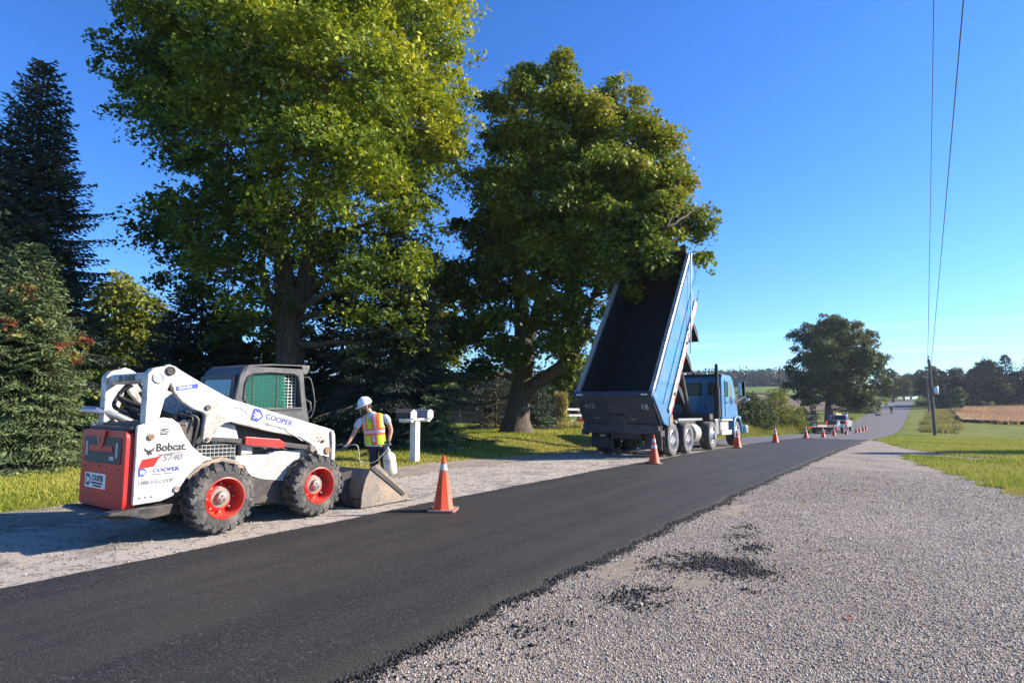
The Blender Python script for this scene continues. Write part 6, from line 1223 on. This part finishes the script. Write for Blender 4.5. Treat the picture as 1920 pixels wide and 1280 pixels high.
for x, y in ((-.20, 0), (.01, .0)):
    mb = MB(); mb.prism(rpoly([(-.055, .08), (.055, .08), (.06, -.12), (.03, -.21), (-.04, -.21), (-.06, -.12)], .03, 4), .0, .10, 'z'); mb.v = [(a+x, b+y, c*(1-.45*(b < -.1))) for a, b, c in mb.v]; mb.build('boot', M_boot, W_, bevel=.015, smooth=50)
# vest: surface a little outside the shirt, coloured in bands
vest = loft('safety_vest', [(z, x, y, a_+.014, b_+.016, ti) for z, x, y, a_, b_, ti in [(.735, -.21, 0, .205, .138, 0)]+torso[1:7]+[(1.335, -.295, -.02, .135, .09, .12)]], [M_lime, M_vor, M_vsil], W_, 96, 90, .004)
vd = vest.data
for p_ in vd.polygons:
    c = p_.center; t = (c.z-.74)/.6; cx = -.21-.08*t; a_ = c.x-cx+.045; zz = c.z-.07*(c.x+.25); k = 0; bk_ = c.y > .05
    if abs(zz-.985) < .072: k = 1
    if abs(zz-.985) < .030: k = 2
    if zz > 1.03 and .050 < abs(a_) < .175+.03*(a_ > 0): k = 1
    if zz > 1.03 and .082 < abs(a_) < .132: k = 2
    if zz < .93 and .0 < a_ < .11: k = 1
    if zz < .915 and .035 < a_ < .085 and zz > .78: k = 2
    if zz < .93 and a_ < -.11: k = 1
    if zz < .93 and -.16 < a_ < -.13: k = 2
    p_.material_index = k
bm = bmesh.new(); bm.from_mesh(vd)      # open arm holes and the V of the neck
bmesh.ops.delete(bm, geom=[f for f in bm.faces if (abs(f.calc_center_median().x+.275) > .205 and f.calc_center_median().z > 1.10) or (f.calc_center_median().y < 0 and abs(f.calc_center_median().x+.30) < (f.calc_center_median().z-1.17)*.42)], context='FACES'); bm.to_mesh(vd); bm.free()
# gloved hands with five fingers each
def hand(name, wrist, dirv, palmn, side_, curl, thumb_out=1):
    w = Vector(wrist); d = Vector(dirv).normalized(); n = Vector(palmn); n = (n-d*n.dot(d)).normalized(); r = d.cross(n)*side_
    js = [(*(w), .030, .022), (*(w+d*.05), .036, .018), (*(w+d*.09), .038, .016)]; ed = [(0, 1), (1, 2)]
    for i, (o, l) in enumerate(((-.028, .070), (-.009, .080), (.010, .074), (.028, .058))):
        b = w+d*.092+r*o; j0 = len(js); pts = [b]; a = .25*curl; q = b.copy()
        for k, f in enumerate((.45, .32, .23)):
            a += curl*(.55+.1*k); q = q+(d*math.cos(a)+n*math.sin(a))*l*f; pts.append(q.copy())
        js += [(*p, .0095-.001*k, .0095-.001*k) for k, p in enumerate(pts)]; ed += [(2, j0)]+[(j0+k, j0+k+1) for k in range(3)]
    b = w+d*.035-r*.030; j0 = len(js); q1 = b+(-r*.6+d*.6+n*.3).normalized()*.035; q2 = q1+(-r*.15+d*.8+n*.6).normalized()*.032
    js += [(*b, .014, .014), (*q1, .0115, .0115), (*q2, .010, .010)]; ed += [(1, j0), (j0, j0+1), (j0+1, j0+2)]
    return skin_body(name, js, ed, M_glove, W_, 2, 0)
hand('gloved_hand', (-.715, -.245, .745), (-.50, -.25, -.85), (-.4, .2, .4), 1, .75)
hand('gloved_hand', (.062, -.025, .81), (.0, -.05, -1), (-.9, -.2, 0), -1, .95)
# the pump sprayer he carries: jug, pump head, hose, wand
M_jug = glass('milky_jug', (.85, .78, .62), .45, .25); M_hosec = plain('pale_hose', (.42, .42, .36), .5)
Wmx = Matrix.Translation(W_.location) @ Euler((0, 0, YAW)).to_matrix().to_4x4()
sp_ = empty('pump_sprayer', Wmx @ Vector((.115, -.03, .16)), YAW); sp_.rotation_euler = (0, R(-9), YAW); tag(sp_, 'milky white pump sprayer jug hanging from the gloved hand of the worker', 'sprayer')
mb = MB(); mb.lathe([(0, .0), (.10, .0), (.122, .03), (.126, .12), (.128, .30), (.118, .36), (.085, .41), (.045, .435), (.04, .46), (.04, .47)], (0, 0, 0), 'z', 28); mb.build('tank', M_jug, sp_, smooth=50)
mb = MB(); mb.lathe([(.05, .44), (.052, .48), (.03, .49), (.022, .53), (.022, .56)], (0, 0, 0), 'z', 16); mb.box((0, 0, .575), (.15, .03, .03)); mb.build('pump_handle', plain('grey_cap', (.34, .35, .35), .5), sp_, smooth=40)
k = MB()
for i, (zz, a0, a1, th) in enumerate(((.27, -.6, .35, .016), (.235, -.5, .5, .008), (.215, -.5, .3, .008))):
    for j in range(5): t0 = -math.pi/2+a0+(a1-a0)*j/5; t1 = t0+(a1-a0)/5*.8; k.add([(.1295*math.cos(t), .1295*math.sin(t), zz+q) for t in (t0, t1) for q in (0, th)], [(0, 2, 3, 1)])
k.build('printed_label', M_ink, sp_)
Wm = Wmx; Ws = (Matrix.Translation(sp_.location) @ Euler((0, R(-9), YAW)).to_matrix().to_4x4()).inverted()
def toS(p): return Ws @ (Wm @ Vector(p))
mb = MB(); mb.tube(cr([toS(p) for p in ((.08, -.04, .63), (.02, -.10, .61), (-.05, -.16, .53), (-.16, -.20, .42), (-.33, -.22, .385), (-.45, -.23, .42), (-.47, -.25, .58), (-.50, -.26, .72), (-.60, -.27, .745), (-.73, -.28, .69))]), .0075, 6); mb.build('hose', M_hosec, sp_, smooth=60)
mb = MB(); mb.tube([toS(p) for p in ((-.70, -.265, .71), (-.775, -.30, .65), (-.81, -.31, .62))], .011, 6); mb.build('spray_wand', M_ink, sp_, smooth=60)
# the flagger far up the road
fg = on(1667, 115.5); F_ = empty('person', (fg.x, fg.y, fg.z+.01), YAW); tag(F_, 'distant flagger in dark clothes and pale hat standing on the road crest slope', 'person')
J = [(0, 0, .92, .15, .12), (.02, 0, 1.15, .16, .12), (.02, 0, 1.40, .14, .1), (.0, 0, 1.5, .06), (-.01, 0, 1.62, .10), (-.02, 0, 1.70, .09), (-.2, -.05, 1.38, .06), (-.27, -.1, 1.12, .05), (-.22, -.2, .92, .045), (.22, -.05, 1.38, .06), (.28, -.08, 1.12, .05), (.2, -.2, .98, .045),
     (-.12, 0, .86, .10), (-.16, 0, .48, .07), (-.24, .02, .06, .06), (.12, 0, .86, .10), (.14, 0, .48, .07), (.16, 0, .06, .06)]
skin_body('body', J, [(0,1),(1,2),(2,3),(3,4),(4,5),(2,6),(6,7),(7,8),(2,9),(9,10),(10,11),(0,12),(12,13),(13,14),(0,15),(15,16),(16,17)], M_pants, F_, 1)
mb = MB(); mb.ball((-.01, 0, 1.74), (.14, .15, .09), 12, 8); mb.build('hat', M_hat, F_, smooth=60)

# ------------------------------------------------------------------ the air between here and the far woods
hz = MB(); hz.bx(-320, 160, -60, 620, -30, 60); hm = bpy.data.materials.new('thin_haze'); hm.use_nodes = True; hn = hm.node_tree; hn.nodes.remove(hn.nodes['Principled BSDF'])
pv = hn.nodes.new('ShaderNodeVolumePrincipled'); pv.inputs['Color'].default_value = (.80, .90, 1, 1); pv.inputs['Density'].default_value = .00022; pv.inputs['Anisotropy'].default_value = .3
hn.links.new(pv.outputs[0], hn.nodes['Material Output'].inputs['Volume'])
tag(hz.build('haze', hm), kind='stuff')
